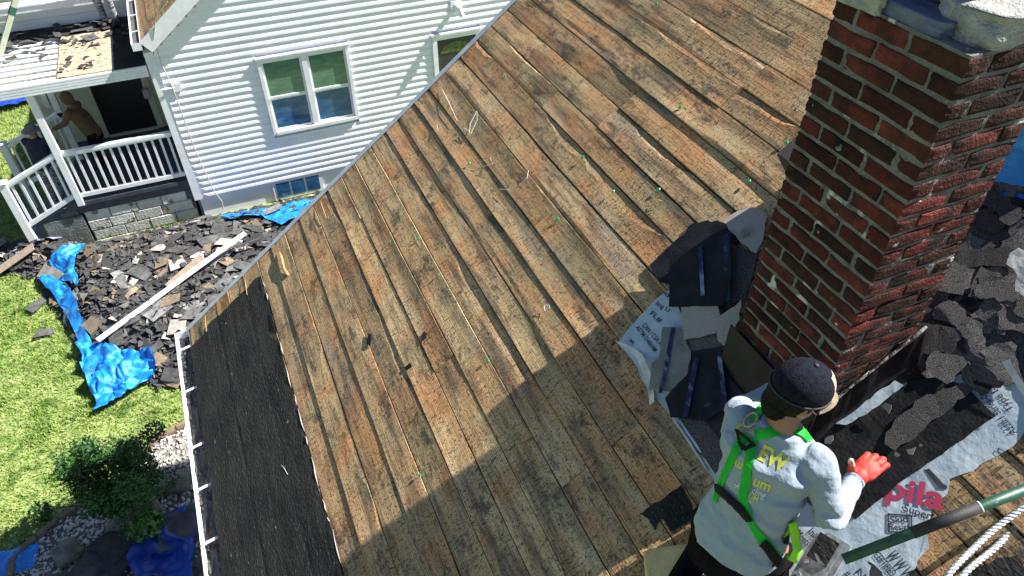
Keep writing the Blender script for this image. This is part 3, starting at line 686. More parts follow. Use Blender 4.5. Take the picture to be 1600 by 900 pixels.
while z < gable((WX0+WX1)/2)-.1:
    zt = z+ex
    xl, xr = WX0+.0, WX1
    if zt > 3.42: dx = (zt-3.42)/math.tan(TH); xl += dx; xr -= dx
    if xr-xl < .3: break
    segs = [(xl, xr)]
    for (x0, x1, z0, z1) in (WIN, DOR):
        if zt > z0+.02 and z < z1-.02:
            ns = []
            for (a, b) in segs:
                if x1 <= a or x0 >= b: ns.append((a, b)); continue
                if x0 > a: ns.append((a, x0))
                if x1 < b: ns.append((x1, b))
            segs = ns
    for (a, b) in segs:
        n_ = max(2, int((b-a)/.35)); vs, fs = [], []
        pr = [(.022, z), (.018, z+.044), (.008, z+.058), (.0025, z+ex+.004)]
        for i in range(n_+1):
            x = a+(b-a)*i/n_; wv = .0014*noise.noise(V((x*1.3, k*1.7, 0)))+.0006*noise.noise(V((x*5, k*2.7, 0)))
            vs.append((x, WY+.02, z))
            for (o_, zz) in pr: vs.append((x, WY-o_-wv, zz+.0012*noise.noise(V((x*1.1, k, 5)))))
        m_ = len(pr)+1
        for i in range(n_):
            for j in range(m_-1): q = i*m_+j; fs.append((q, q+m_, q+m_+1, q+1))
        keep(pyd('siding_board', vs, fs, M['white']), wh)
    z += ex; k += 1
# corner board, foundation, basement window
kbox('corner_board', (WX0-.06, WY-.03, WZ0-.03), (WX0+.075, WY+.09, 3.42), M['whitep'], wh)
kbox('foundation', (WX0-.02, WY+.035, -.3), (WX1, WY+.3, WZ0+.02), M['found'], wh)
bw = kbox('window', (.42, WY-.0, .30), (1.33, WY+.05, .722), M['whitep'], wh)
for i in range(3):
    o = boxo('pane', (.48+i*.275, WY-.006, .36), (.48+i*.275+.24, WY+.0-.002, .66), M['paneb']); o.parent = bw; o.matrix_parent_inverse = wh.matrix_basis.inverted() if False else Matrix()
def window(x0, x1, z0, z1):
    fr = .055; bm = bmesh.new(); y0, y1 = WY-.05, WY+.04
    box(bm, (x0, y0, z0), (x0+fr, y1, z1)); box(bm, (x1-fr, y0, z0), (x1, y1, z1)); box(bm, (x0+fr, y0, z1-fr), (x1-fr, y1, z1)); box(bm, (x0+fr, y0-.012, z0), (x1-fr, y1, z0+fr))
    box(bm, (x0-.02, y0-.02, z1), (x1+.02, y1, z1+.025))
    mx = (x0+x1)/2; box(bm, (mx-.045, y0+.004, z0+fr), (mx+.045, y1, z1-fr)); wo = kobj('window', bm, M['whitep'], wh)
    for (a, b) in ((x0+fr, mx-.045), (mx+.045, x1-fr)):
        zm = (z0+z1)/2-.03
        for (c, d, yy, mt) in ((zm, z1-fr, WY-.022, 'paneg'), (z0+fr, zm, WY-.004, 'paneb')):
            bm = bmesh.new(); s = .036
            box(bm, (a, yy, c), (a+s, yy+.03, d)); box(bm, (b-s, yy, c), (b, yy+.03, d)); box(bm, (a+s, yy, c), (b-s, yy+.03, c+s)); box(bm, (a+s, yy, d-s), (b-s, yy+.03, d))
            o = obj('sash', bm, M['whitep']); o.parent = wo
            o = boxo('pane', (a+s, yy+.014, c+s), (b-s, yy+.02, d-s), M[mt]); o.parent = wo
window(*WIN)
x0, x1, z0, z1 = DOR
bm = bmesh.new(); box(bm, (x0, WY-.045, z0), (x0+.085, WY+.04, z1)); box(bm, (x1-.085, WY-.045, z0), (x1, WY+.04, z1)); box(bm, (x0+.085, WY-.045, z1-.085), (x1-.085, WY+.04, z1)); box(bm, (x0-.02, WY-.06, z1), (x1+.02, WY, z1+.03)); dfo = kobj('door_frame', bm, M['whitep'], wh)
do = kbox('door', (x0+.085, WY-.005, z0), (x1-.085, WY+.02, z1-.085), M['charc'], wh)
bm = bmesh.new(); cx_ = (x0+x1)/2; zc = z1-.36
a = [(cx_+.31*math.cos(t*math.pi/12), zc+.20*math.sin(t*math.pi/12)) for t in range(13)]
wallprism(bm, a, WY-.012, WY-.006); o = obj('fanlight', bm, M['doorg']); o.parent = do
for (xa_, xb_, za, zb) in ((cx_-.3, cx_-.03, 1.1, 1.75), (cx_+.03, cx_+.3, 1.1, 1.75)):
    o = boxo('panel', (xa_, WY-.012, za), (xb_, WY-.006, zb), M['charc'], bev=.003); o.parent = do
# vent hood high on the wall, faucet bracket, cable
vp = wy(712, 12, WY); bm = bmesh.new(); tube(bm, [(vp.x, WY, vp.z+.05), (vp.x+.02, WY-.16, vp.z+.03), (vp.x+.04, WY-.20, vp.z-.09)], .045, 10); box(bm, (vp.x-.1, WY-.03, vp.z-.03), (vp.x+.1, WY-.017, vp.z+.13)); kobj('vent_pipe', bm, M['whitep'], wh)
vp = wy(275, 135, WY); bm = bmesh.new(); box(bm, (vp.x-.07, WY-.045, vp.z-.07), (vp.x+.07, WY-.016, vp.z+.07)); tube(bm, [(vp.x, WY-.03, vp.z), (vp.x-.22, WY-.08, vp.z+.02)], .012, 6); kobj('cable_bracket', bm, M['whitep'], wh)
bm = bmesh.new(); P = [wy(262, 2, WY-.30), wy(243, 28, WY-.28), wy(240, 60, WY-.26)]+[wy(x, y, WY-.05) for x, y in ((252, 100), (268, 133), (285, 180), (303, 230), (322, 272), (335, 300), (347, 315), (349, 328))]; tube(bm, P, .008, 5)
tag(obj('cable', bm, M['cord']), 'thin cream cable hanging from the white rake board down to the foundation', 'cable')
# roof of the white house: rake board, boards on the slope, gutter
WR = Matrix(((RE.x, 0, RN.x, -.86), (0, 1, 0, 0), (RE.z, 0, RN.z, 3.62), (0, 0, 0, 1)))
bm = bmesh.new(); box(bm, (.0, WY-.22, -.06), (6.5, 20, .02)); wro = obj('roof', bm, M['dark']); wro.matrix_world = WR; keep(wro, wh)
rr = random.Random(9)
for i in range(12):
    s0 = .0+i*.185
    vs_end = WY-.2
    o = board(s0, s0+.185, 0, 3.4, 900+i, wro); o.location = (0, vs_end+.01, .04)
bm = bmesh.new(); box(bm, (-.0, WY-.26, -.15), (6.6, WY-.225, .065)); box(bm, (-.0, WY-.225, -.15), (6.6, WY-.02, -.12)); o = obj('rake_board', bm, M['whitep']); o.parent = wro
er = WR @ V((0, 0, .04))
bm = bmesh.new(); gx1w = er.x-.005; gx0w = gx1w-.13; gzw = er.z+.02
prism(bm, [(gx0w, gzw), (gx0w+.02, gzw), (gx0w+.02, gzw-.01), (gx0w+.004, gzw-.01), (gx0w+.03, gzw-.11), (gx1w-.004, gzw-.11), (gx1w-.004, gzw+.01), (gx1w, gzw+.01), (gx1w, gzw-.114), (gx0w+.027, gzw-.114), (gx0w, gzw-.05)], WY-.26, 16)
box(bm, (gx0w, WY-.264, gzw-.114), (gx1w, WY-.26, gzw)); gw = kobj('gutter', bm, M['whitep'], wh)
for y in (12.2, 12.9, 13.6): bm = bmesh.new(); bar(bm, (gx0w, y, gzw+.004), (gx1w, y, gzw+.01), .02, .004); o = obj('hanger', bm, M['whitep']); o.parent = gw
o = boxo('gutter_debris', (gx0w+.02, WY-.2, gzw-.1), (gx1w-.01, 15.9, gzw-.045), M['char']); o.parent = gw; o['kind'] = 'stuff'
bm = bmesh.new(); v = wh.location
for q in (0,):
    mid = (WX0+WX1)/2; a = [bm.verts.new(p) for p in ((mid, WY-.22, gable(mid)), (mid, 20, gable(mid)), (WX1+.5, 20, 3.0), (WX1+.5, WY-.22, 3.0))]; bm.faces.new(a)
    bmesh.ops.solidify(bm, geom=bm.faces[:], thickness=.08)
kobj('back_roof', bm, M['shin'], wh)

# ================================================================== PORCH
po = thing('porch', 'open white porch with half stripped roof and railed steps', 'porch', (-1.8, 13, GZ))
PX0, PX1, FZ, PB = -2.68, -.93, 1.12, 14.15
kbox('floor', (PX0-.06, WY+.0, FZ-.07), (PX1, PB, FZ), M['floor'], po)
kbox('skirt', (PX0-.03, WY+.03, FZ-.22), (PX1, WY+.06, FZ-.072), M['floor'], po)
kbox('foundation', (PX0+.0, WY+.10, -.2), (PX1, PB, FZ-.21), M['found'], po)
rr = random.Random(31)
for r in range(4):
    zz = .90-.20*(r+1); x = PX0+.02-(r % 2)*.16
    while x < PX1-.02:
        L_ = rr.uniform(.38, .52); xe = min(x+L_, PX1-.01); xs = max(x, PX0+.01)
        if xe-xs > .05 and not (r == 0 and xs > -1.3): kbox('stone', (xs+.006, WY+.055-rr.uniform(0, .012), zz+.006), (xe-.006, WY+.12, zz+.192), M['stone'], po, bev=.008)
        x += L_
# back wall with dark doorway
xx = PX0-.0
kbox('wall', (PX0-.35, PB+.02, FZ-.5), (PX1+.1, PB+.1, 3.3), M['cream'], po)
z = FZ
while z < 3.2:
    for (a, b) in ((PX0-.35, -2.22),):
        bm = bmesh.new(); vs = [(a, PB+.02, z), (b, PB+.02, z), (b, PB+.004, z), (a, PB+.004, z), (a, PB+.016, z+.118), (b, PB+.016, z+.118)]; v = [bm.verts.new(p) for p in vs]; bm.faces.new((v[3], v[2], v[5], v[4])); bm.faces.new((v[0], v[1], v[2], v[3])); kobj('siding_board', bm, M['cream'], po)
    z += .12
kbox('door_frame', (-2.24, PB-.03, FZ), (-2.13, PB+.05, 3.2), M['cream'], po); kbox('door_frame', (-1.27, PB-.03, FZ), (-1.16, PB+.05, 3.2), M['cream'], po)
kbox('door', (-2.13, PB-.005, FZ), (-1.27, PB+.018, 3.15), M['glassd'], po)
kbox('threshold', (-2.13, PB-.06, FZ), (-1.27, PB-.006, FZ+.04), M['cream'], po)
# porch side wall of the white house is wh wall; lantern on the right jamb
bm = bmesh.new(); lp = wy(228, 145, PB-.12); box(bm, (lp.x-.05, lp.y-.05, lp.z-.1), (lp.x+.05, lp.y+.05, lp.z+.08), bev=.012); tube(bm, [(lp.x, lp.y, lp.z+.08), (lp.x, lp.y, lp.z+.17), (lp.x, PB, lp.z+.12)], .014, 6); kobj('lantern', bm, M['galv'], po)
# roof: beams, slats, plywood, felt
RZ = 3.24
fa = kbox('fascia', (PX0-.45, WY-.075, RZ-.17), (PX1-.01, WY-.045, RZ), M['whitep'], po)
for i in range(4): kbox('fascia_groove', (PX0-.45, WY-.083, RZ-.16+i*.042), (PX1-.02, WY-.076, RZ-.16+i*.042+.026), M['whitep'], po)
kbox('beam', (PX0-.45, WY-.04, RZ-.16), (PX1-.01, WY+.10, RZ-.03), M['whitep'], po)
kbox('end_fascia', (PX0-.48, WY-.075, RZ-.16), (PX0-.45, PB-.1, RZ+.02), M['whitep'], po)
for x in (-3.05, -2.6, -2.15, -1.7, -1.25): kbox('rafter', (x-.02, WY+.1, RZ-.15), (x+.02, PB, RZ-.03), M['wood'], po)
for i in range(10):
    y = WY-.05+i*.215
    if i < 9 or True: kbox('roof_slat', (PX0-.44, y, RZ-.026+.002*(i % 3)), (-2.20, y+.125, RZ-.002+.002*(i % 3)), M['whitep'], po)
kbox('roof_deck', (-2.195, WY-.04, RZ-.028), (PX1-.03, PB, RZ-.004), M['wood'], po)
kbox('plywood', (-2.17, WY-.03, RZ), (-1.385, 13.62, RZ+.014), M['ply'], po)
bm = bmesh.new(); pl_ = polyoff([(-1.375, WY-.04), (PX1-.0, WY-.04), (PX1-.0, PB), (-1.375, PB)], .02, .1, 3); slab(bm, pl_, lambda x, y: RZ+.012+.02*abs(noise.noise(V((x*6, y*6, 0)))), .01); kobj('felt_patch', bm, M['felt'], po)
bm = bmesh.new(); pl_ = polyoff([(-3.05, 13.55), (-1.40, 13.66), (-1.40, PB), (-3.05, PB)], .05, .08, 5); slab(bm, pl_, lambda x, y: RZ+.02+.03*abs(noise.noise(V((x*8, y*8, 2)))), .01); kobj('felt_patch', bm, M['felt'], po)
# wall and gutter behind the porch roof
kbox('back_fascia', (-5, PB-.04, 3.26), (-1.05, PB+.0, 3.60), M['white'], po)
for i in range(2): kbox('siding_board', (-5, PB-.056, 3.28+i*.15), (-1.07, PB-.041, 3.42+i*.15), M['white'], po)
bm = bmesh.new(); a = [bm.verts.new((x, y, z)) for x, y, z in ((-5, PB-.20, 3.70), (-1.0, PB-.20, 3.70), (-1.0, PB-.20, 3.60), (-5, PB-.20, 3.60))]; bm.faces.new(a); box(bm, (-5, PB-.20, 3.59), (-1.0, PB-.05, 3.60)); box(bm, (-5, PB-.21, 3.685), (-1.0, PB-.19, 3.71)); kobj('upper_gutter', bm, M['whitep'], po)
for x in (-2.7, -2.05, -1.5): kbox('hanger', (x, PB-.2, 3.712), (x+.02, PB-.04, 3.72), M['whitep'], po)
kbox('gutter_back', (-5, PB-.045, 3.60), (-1.0, PB-.03, 3.74), M['whitep'], po)
bm = bmesh.new(); a = [bm.verts.new(p) for p in ((-5, PB-.03, 3.72), (-1.0, PB-.03, 3.72), (-1.0, PB+3, 5.2), (-5, PB+3, 5.2))]; bm.faces.new(a); bmesh.ops.solidify(bm, geom=bm.faces[:], thickness=.1); kobj('upper_roof', bm, M['shin'], po)
# posts
kbox('post', (PX0-.0, WY-.02, FZ-.06), (PX0+.105, WY+.085, RZ-.16), M['whitep'], po, bev=.006)
kbox('post', (PX0-.0, 13.45, FZ), (PX0+.10, 13.55, RZ-.12), M['whitep'], po, bev=.006)
def railing(name, A, B, n, zt, zb, parent, dz=0):   # A,B plan points at the two ends; zt, zb = top and bottom rail heights at A; dz = drop to B
    A, B = V(A), V(B); r = None
    bm = bmesh.new(); bar(bm, (A.x, A.y, zt), (B.x, B.y, zt-dz), .085, .05); bar(bm, (A.x, A.y, zt-.04), (B.x, B.y, zt-.04-dz), .04, .04); bar(bm, (A.x, A.y, zb), (B.x, B.y, zb-dz), .05, .07)
    r = kobj(name, bm, M['whitep'], parent)
    for i in range(n):
        t = (i+.5)/n; x, y = A.x+(B.x-A.x)*t, A.y+(B.y-A.y)*t; o = boxo('baluster', (x-.018, y-.018, zb-dz*t+.02), (x+.018, y+.018, zt-dz*t-.05), M['whitep']); o.parent = r; o.matrix_parent_inverse = Matrix()
    return r
def fixp(r, parent):
    for c in r.children: c.matrix_parent_inverse = Matrix()
r1 = railing('railing', (PX0+.105, WY+.03), (PX1+.0, WY+.03), 13, 2.03, 1.24, po)
r2 = railing('stair_railing', (PX0, WY+.03), (-3.50, WY+.03), 6, 2.03, 1.25, po, .36)
r3 = railing('stair_railing', (PX0, 13.5), (-3.62, 13.5), 6, 2.03, 1.25, po, .42)
r4 = railing('railing', (PX0+.05, 13.45), (PX0+.05, 13.56), 1, 2.03, 1.24, po)
kbox('newel_post', (-3.60, WY-.03, .35), (-3.48, WY+.09, 1.72), M['whitep'], po, bev=.008); kbox('newel_cap', (-3.615, WY-.045, 1.722), (-3.465, WY+.105, 1.75), M['whitep'], po, bev=.008)
kbox('newel_post', (-3.73, 13.44, .35), (-3.61, 13.56, 1.66), M['whitep'], po, bev=.008); kbox('newel_cap', (-3.745, 13.425, 1.662), (-3.595, 13.575, 1.69), M['whitep'], po, bev=.008)
for i in range(4): kbox('step', (PX0-.06-.27*(i+1), WY+.1, GZ-.1), (PX0-.06-.27*i, 13.42, FZ-.2*(i+1)), M['rock' if i > 1 else 'found'], po)
kbox('stair_side', (PX0-.62, WY+.04, GZ-.1), (PX0-.02, WY+.10, .84), M['found'], po)
# small window edge beside the porch wall
bm = bmesh.new(); box(bm, (-2.92, PB-.05, 1.9), (-2.84, PB, 3.1)); kobj('trim_board', bm, M['whitep'], po)

# ladder leaning at the left edge
lad = thing('ladder', 'pale aluminium ladder rising past the porch roof at the far left', 'ladder', (-3.2, 12.9, GZ))
A1 = wy(30, -20, 13.5); A0 = wy(2, 78, 13.2); A0 = A1+(A0-A1)*((A1.z-GZ)/(A1.z-A0.z))
off = V((-.38, .06, 0))
for k_, q in enumerate((V((0, 0, 0)), off)):
    bm = bmesh.new(); bar(bm, A0+q, A1+q, .035, .08); kobj('rail', bm, M['glad'], lad)
for i in range(13):
    p = A0.lerp(A1, (i+.5)/13); bm = bmesh.new(); bar(bm, p, p+off, .03, .03); kobj('rung', bm, M['glad'], lad)
bm = bmesh.new(); p = A0.lerp(A1, .91); bar(bm, p, A0.lerp(A1, .935), .045, .09); kobj('green_band', bm, M['pole'], lad)

# ================================================================== DEBRIS PILE BETWEEN THE HOUSES
def scrap_mesh(seed, L, W, jag):
    rr = random.Random(seed); P = polyoff([(-L/2, -W/2), (L/2*rr.uniform(.7, 1), -W/2*rr.uniform(.6, 1)), (L/2, W/2*rr.uniform(.7, 1)), (-L/2*rr.uniform(.6, 1), W/2)], jag, .11, seed)
    cx, cy = rr.uniform(-.6, .6), rr.uniform(-.5, .5); bm = bmesh.new(); slab(bm, P, lambda x, y: cx*x*x+cy*y*y+.1*x*y, .006)
    me = bpy.data.meshes.new('shingle_scrap'); bm.to_mesh(me); bm.free(); return me
SM = [scrap_mesh(i, [.46, .34, .26, .52, .22, .40][i % 6], [.22, .24, .15, .15, .2, .30][i % 6], .022) for i in range(14)]
def pile_stuff():
    rr = random.Random(17); vs, fs, mi = [], [], []
    for j in range(60):
        pass
    n = 0
    while n < 6000:
        x, y = rr.uniform(-4.6, 3.2), rr.uniform(7.8, 12.6)
        if x > 1.6 and rr.random() < .5: n += 1; continue
        if not inpoly(x, y, PILE): continue
        n += 1; z = GZ+pile_h(x, y)+rr.uniform(-.01, .03); L, W = rr.uniform(.03, .12), rr.uniform(.02, .07)
        e1 = V((rr.gauss(0, 1), rr.gauss(0, 1), rr.gauss(0, .28))).normalized(); nn = V((rr.gauss(0, .35), rr.gauss(0, .35), 1)); e2 = nn.cross(e1).normalized(); k = len(vs); c = V((x, y, z)); nn = e1.cross(e2)*.004
        q = [c-e1*L-e2*W, c+e1*L*rr.uniform(.5, 1)-e2*W*rr.uniform(.4, 1), c+e1*L+e2*W*rr.uniform(.5, 1), c-e1*L*rr.uniform(.4, 1)+e2*W]
        vs.extend(q); vs.extend([p+nn for p in q]); f_ = [(k, k+1, k+2, k+3), (k+7, k+6, k+5, k+4)]+[(k+i, k+4+i, k+4+(i+1) % 4, k+(i+1) % 4) for i in range(4)]; fs.extend(f_)
        m_ = rr.choices([0, 1, 2, 3], [.76, .14, .08, .02])[0]; mi.extend([m_]*6)
    o = pyd('shingle_debris', vs, fs, M['char'])
    for t in ('grey', 'tan', 'pale'): o.data.materials.append(M[t])
    o.data.polygons.foreach_set('material_index', mi); tag(o, 'heap of torn roofing scraps filling the gap between the two houses', 'debris', kind='stuff')
    vs, fs = [], []; xs = [-4.7+.1*i for i in range(81)]; ys = [7.7+.1*i for i in range(51)]
    for y in ys:
        for x in xs: h = pile_h(x, y); vs.append((x, y, GZ-.02+h if h > 0 else GZ-.12))
    nx = len(xs)
    for j in range(len(ys)-1):
        for i in range(nx-1): fs.append((j*nx+i, j*nx+i+1, (j+1)*nx+i+1, (j+1)*nx+i))
    o = pyd('pile_base', vs, fs, M['char'], smooth=True); tag(o, 'dark compacted core under the heap of roofing scraps', 'debris', kind='stuff')
pile_stuff()
rr = random.Random(23); cnt = 0
KINDS = [('char', 'torn charcoal shingle scrap lying in the heap between the houses', 'charcoal scraps in the heap', .62), ('grey', 'mid grey shingle scrap lying in the heap between the houses', 'grey scraps in the heap', .20), ('tan', 'brown tan shingle scrap lying in the heap between the houses', 'tan scraps in the heap', .16), ('pale', 'pale whitish scrap lying in the heap between the houses', 'pale scraps in the heap', .035)]
while cnt < 285:
    x, y = rr.uniform(-4.3, 2.0), rr.uniform(7.9, 12.2)
    if not inpoly(x, y, PILE): continue
    if x > .4 and rr.random() < .5: continue
    cnt += 1
    w_ = [k[3] for k in KINDS]
    if y < 9.9 and x > -2.6: w_ = [.42, .26, .24, .08]
    kd = rr.choices(KINDS, w_)[0]; me = SM[rr.randrange(14)]
    if not me.materials: me.materials.append(M['char'])
    o = bpy.data.objects.new('shingle_scrap', me); COL.objects.link(o); o.material_slots[0].link = 'OBJECT'; o.material_slots[0].material = M[kd[0]]
    e_ = .12; gx, gy = (pile_h(x+e_, y)-pile_h(x-e_, y))/(2*e_), (pile_h(x, y+e_)-pile_h(x, y-e_))/(2*e_)
    nn = V((-gx+rr.gauss(0, .10), -gy+rr.gauss(0, .10), 1)).normalized(); q = nn.to_track_quat('Z', 'Y'); o.rotation_euler = (q.to_matrix() @ Matrix.Rotation(rr.uniform(0, 6.28), 3, 'Z')).to_euler()
    s = rr.uniform(.42, 1.0); o.scale = (s, s, 1); o.location = (x, y, GZ+pile_h(x, y)+rr.uniform(.03, .07)); reg = ('by the porch foundation' if x < -1 and y > 10.9 else 'below the basement window' if y > 10.9 else 'beside the narrow blue tarp edge' if x < -2.3 else 'near the corner of the white gutter' if y < 9.3 else 'around the long white plank' if x > -1.6 else 'in the middle of the heap'); sz = 'small ' if s < .6 else 'large ' if s > .84 else ''
    tag(o, sz+{'char': 'torn charcoal scrap', 'grey': 'mid grey scrap', 'tan': 'brown tan scrap', 'pale': 'pale whitish scrap'}[kd[0]]+' '+reg, 'shingle scrap', kd[2])
def gpt(x, y, dz=.08):                    # photo pixel onto the pile surface
    p = gz(x, y, GZ)
    for _ in range(6): p = gz(x, y, GZ+pile_h(p.x, p.y)+dz)
    return p
def plank(name, a, b, w_, th, m, label, cat='plank', za=.1, zb=.1):
    p, q = gpt(*a, za), gpt(*b, zb); bm = bmesh.new(); bar(bm, p, q, w_, th); bmesh.ops.bevel(bm, geom=bm.edges[:], offset=.004, segments=1, affect='EDGES'); return tag(obj(name, bm, M[m]), label, cat)
plank('plank', (152, 532), (383, 364), .085, .03, 'whitep', 'long white painted plank lying across the debris heap', za=.20, zb=.34)
plank('plank', (262, 448), (315, 402), .15, .02, 'wood', 'short grey brown board beside the long white plank', za=.08, zb=.13)
plank('plank', (-4, 424), (52, 385), .2, .02, 'wood', 'weathered brown board at the far left below the porch steps', za=.08, zb=.08)
plank('batten', (345, 392), (440, 362), .03, .015, 'char', 'thin dark batten at the top right end of the heap', 'batten', .2, .2)
bm = bmesh.new(); c = [gpt(*q, .09) for q in ((57, 432), (72, 408), (101, 428), (89, 438))]; v = [bm.verts.new(p) for p in c]; bm.faces.new(v); bmesh.ops.solidify(bm, geom=bm.faces[:], thickness=.03); tag(obj('panel', bm, M['pale']), 'pale tan flat panel with a perforated line on the blue tarp', 'panel')
bm = bmesh.new(); c = [gpt(*q, .12) for q in ((130, 395), (146, 384), (152, 388), (136, 402))]; v = [bm.verts.new(p) for p in c]; bm.faces.new(v); bmesh.ops.solidify(bm, geom=bm.faces[:], thickness=.02); tag(obj('panel', bm, M['tan']), 'small tan flap standing at the upper edge of the blue tarp', 'panel')
def tarp(name, Lp, Rp, nx, ny, amp, s, seed, m, label, dz=.05, cat='tarp'):
    L_, R_ = [gpt(*p, dz) for p in Lp], [gpt(*p, dz) for p in Rp]; return tag(sheet(name, L_, R_, nx, ny, crumple(amp, s, seed), M[m]), label, cat)
tarp('blue_tarp', [(126, 542), (132, 575), (144, 612), (150, 645)], [(236, 552), (246, 570), (238, 596), (196, 626)], 70, 70, .17, 5.5, 1, 'tarp', 'bright blue tarp corner spilling from the heap onto the lawn', .05)
tarp('blue_tarp', [(58, 436), (82, 458), (104, 492), (124, 535), (128, 552)], [(80, 432), (112, 452), (124, 480), (136, 520), (150, 548)], 26, 80, .08, 5, 2, 'tarp', 'narrow blue tarp edge running along the left side of the heap', .06)
tarp('blue_tarp', [(102, 388), (88, 402), (80, 414), (92, 440)], [(132, 384), (122, 404), (118, 420), (124, 446)], 34, 50, .09, 6, 3, 'tarp', 'crumpled blue tarp under the pale panel near the steps', .08)
tarp('blue_tarp', [(345, 338), (400, 328), (460, 318), (510, 306)], [(352, 343), (408, 338), (440, 352), (490, 335)], 30, 70, .05, 7, 4, 'tarp', 'blue tarp strip along the foundation below the basement window', .08)
tarp('grey_tarp', [(48, 342), (50, 362), (60, 380)], [(62, 346), (90, 372), (104, 378)], 30, 30, .10, 5, 5, 'tarpg', 'grey tarp bunched round the foot of the newel post', .06)
tarp('blue_tarp', [(-12, 866), (-10, 905)], [(64, 853), (50, 890)], 40, 24, .06, 5, 6, 'tarp', 'blue tarp at the bottom left corner of the lawn', .04)
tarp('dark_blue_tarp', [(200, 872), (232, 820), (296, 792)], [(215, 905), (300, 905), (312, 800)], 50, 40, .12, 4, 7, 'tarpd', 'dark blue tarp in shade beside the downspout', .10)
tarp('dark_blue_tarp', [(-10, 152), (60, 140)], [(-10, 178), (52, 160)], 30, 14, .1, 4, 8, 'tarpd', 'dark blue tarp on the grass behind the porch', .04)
for i, (q, s_, lb) in enumerate((((68, 520), .13, 'small dark shingle scrap alone on the lawn left of the heap'), ((62, 472), .09, 'small grey scrap on the grass by the tarp edge'))):
    p = gz(*q, GZ+.03); o = bpy.data.objects.new('shingle_scrap', SM[i+2]); COL.objects.link(o); o.location = p; o.rotation_euler = (.1, .1, i); tag(o, lb, 'shingle scrap')
# dark roofing sheets heaped in the shade below the bush
rr = random.Random(44)
for i in range(10):
    x, y = rr.uniform(-3.6, -1.4), rr.uniform(4.9, 5.75); me = SM[rr.randrange(14)]; o = bpy.data.objects.new('roofing_sheet', me); COL.objects.link(o); o.scale = (1.5, 1.7, 1); o.location = (x, y, GZ+.06+rr.uniform(0, .08)); o.rotation_euler = (rr.gauss(0, .15), rr.gauss(0, .15), rr.uniform(0, 6)); tag(o, 'black roofing sheet in the shade '+('at the blue tarp in the bottom left corner' if x < -2.9 else 'against the dark blue tarp below the gutter' if x > -2.1 else 'below the bush'), 'roofing sheet', 'dark sheets in the shade by the near house')
# ================================================================== THINGS ON THE ROOF
def rpiece(name, px, h, m, label, cat, th=.006, jit=.006, step=.05, curl=None, seed=1, group=None, parent=None, n=0):
    P = [rf(x, y, h) for x, y in px]; P = polyoff(P, jit, step, seed); cx = sum(p[0] for p in P)/len(P); cy = sum(p[1] for p in P)/len(P)
    c = curl or (0, 0, 0)
    zf_ = lambda x, y: h + c[0]*(x-cx) + c[1]*(y-cy) + c[2]*((x-cx)**2+(y-cy)**2) + .004*noise.noise(V((x*9, y*9, seed)))
    bm = bmesh.new(); slab(bm, P, zf_, th); o = obj(name, bm, M[m])
    if parent is None: o.matrix_world = RM; tag(o, label, cat, group)
    else: o.parent = parent
    return o
def rstrip(parent, a, b, w_, h, m='strip', name='strip', curl=None):
    p, q = V((*rf(*a, h), h)), V((*rf(*b, h), h)); bm = bmesh.new(); n = 9; d = (q-p).normalized(); s = d.cross(V((0, 0, 1))); rows = []
    for i in range(n+1):
        c = p.lerp(q, i/n)+V((0, 0, .002*noise.noise(V((i*1.3, h*90, 0))))); e = .0012*noise.noise(V((i*2.1, h*70, 4))); rows.append([bm.verts.new(c-s*(w_/2+e)), bm.verts.new(c+s*(w_/2-e))])
    for x, y in zip(rows, rows[1:]): bm.faces.new((x[0], x[1], y[1], y[0]))
    o = obj(name, bm, M[m]); o.parent = parent; return o
def rtext(s, a, b, hh, m, parent, h, lift=.0025):
    p, q = V((*rf(*a, h), h+lift)), V((*rf(*b, h), h+lift)); u = q-p; vv = V((0, 0, 1)).cross(u).normalized()*hh; vs, fs = text_pts(s)
    o = pyd('lettering', [p+u*x+vv*y for x, y in vs], fs, M[m]); o.parent = parent; return o
# underlayment at the left of the chimney
sa = rpiece('underlayment', [(1046, 452), (1030, 463), (1000, 493), (965, 536), (990, 565), (1012, 607), (1040, 640), (1075, 690), (1115, 748), (1135, 740), (1150, 690), (1100, 560), (1060, 480)], .008, 'sheet', 'pale blue printed underlayment sheet poking out left of the chimney', 'underlayment', .002, .004, .04, seed=1)
rtext('CAN / CSA A', (1003, 509), (1031, 541), .026, 'ink', sa, .008); rtext('ASTM D4869M', (993, 512), (1022, 551), .024, 'ink', sa, .008)
rtext('FL#', (1015, 491), (1031, 505), .026, 'ink', sa, .008); rtext('ling U', (1024, 476), (1044, 488), .024, 'ink', sa, .008); rtext('x', (982, 532), (990, 539), .024, 'ink', sa, .008); rtext('d', (1037, 460), (1044, 465), .026, 'ink', sa, .008)
fl_ = [(965, 536), (978, 538), (989, 542), (1003, 553), (1013, 567), (1018, 585), (1018, 602), (1024, 629), (1016, 634), (1011, 620), (1009, 596), (1004, 575), (993, 558), (980, 547)]
P = [rf(x, y, .03) for x, y in fl_]; bm = bmesh.new(); slab(bm, P, lambda x, y: .035+.03*math.sin(y*25), .002); o = obj('turned_edge', bm, M['sheetg']); o.parent = sa
bm = bmesh.new()
for k_, (a, b) in enumerate((((1058, 660), (1108, 738)), ((1066, 660), (1118, 742)))):
    p, q = V((*rf(*a), .02+.008*k_)), V((*rf(*b), .016)); tube(bm, [p, p.lerp(q, .5)+V((.004, 0, .004)), q], [.005, .009, .004], 6)
o = obj('rolled_edge', bm, M['sheet']); o['kind'] = 'stuff'; o.parent = sa
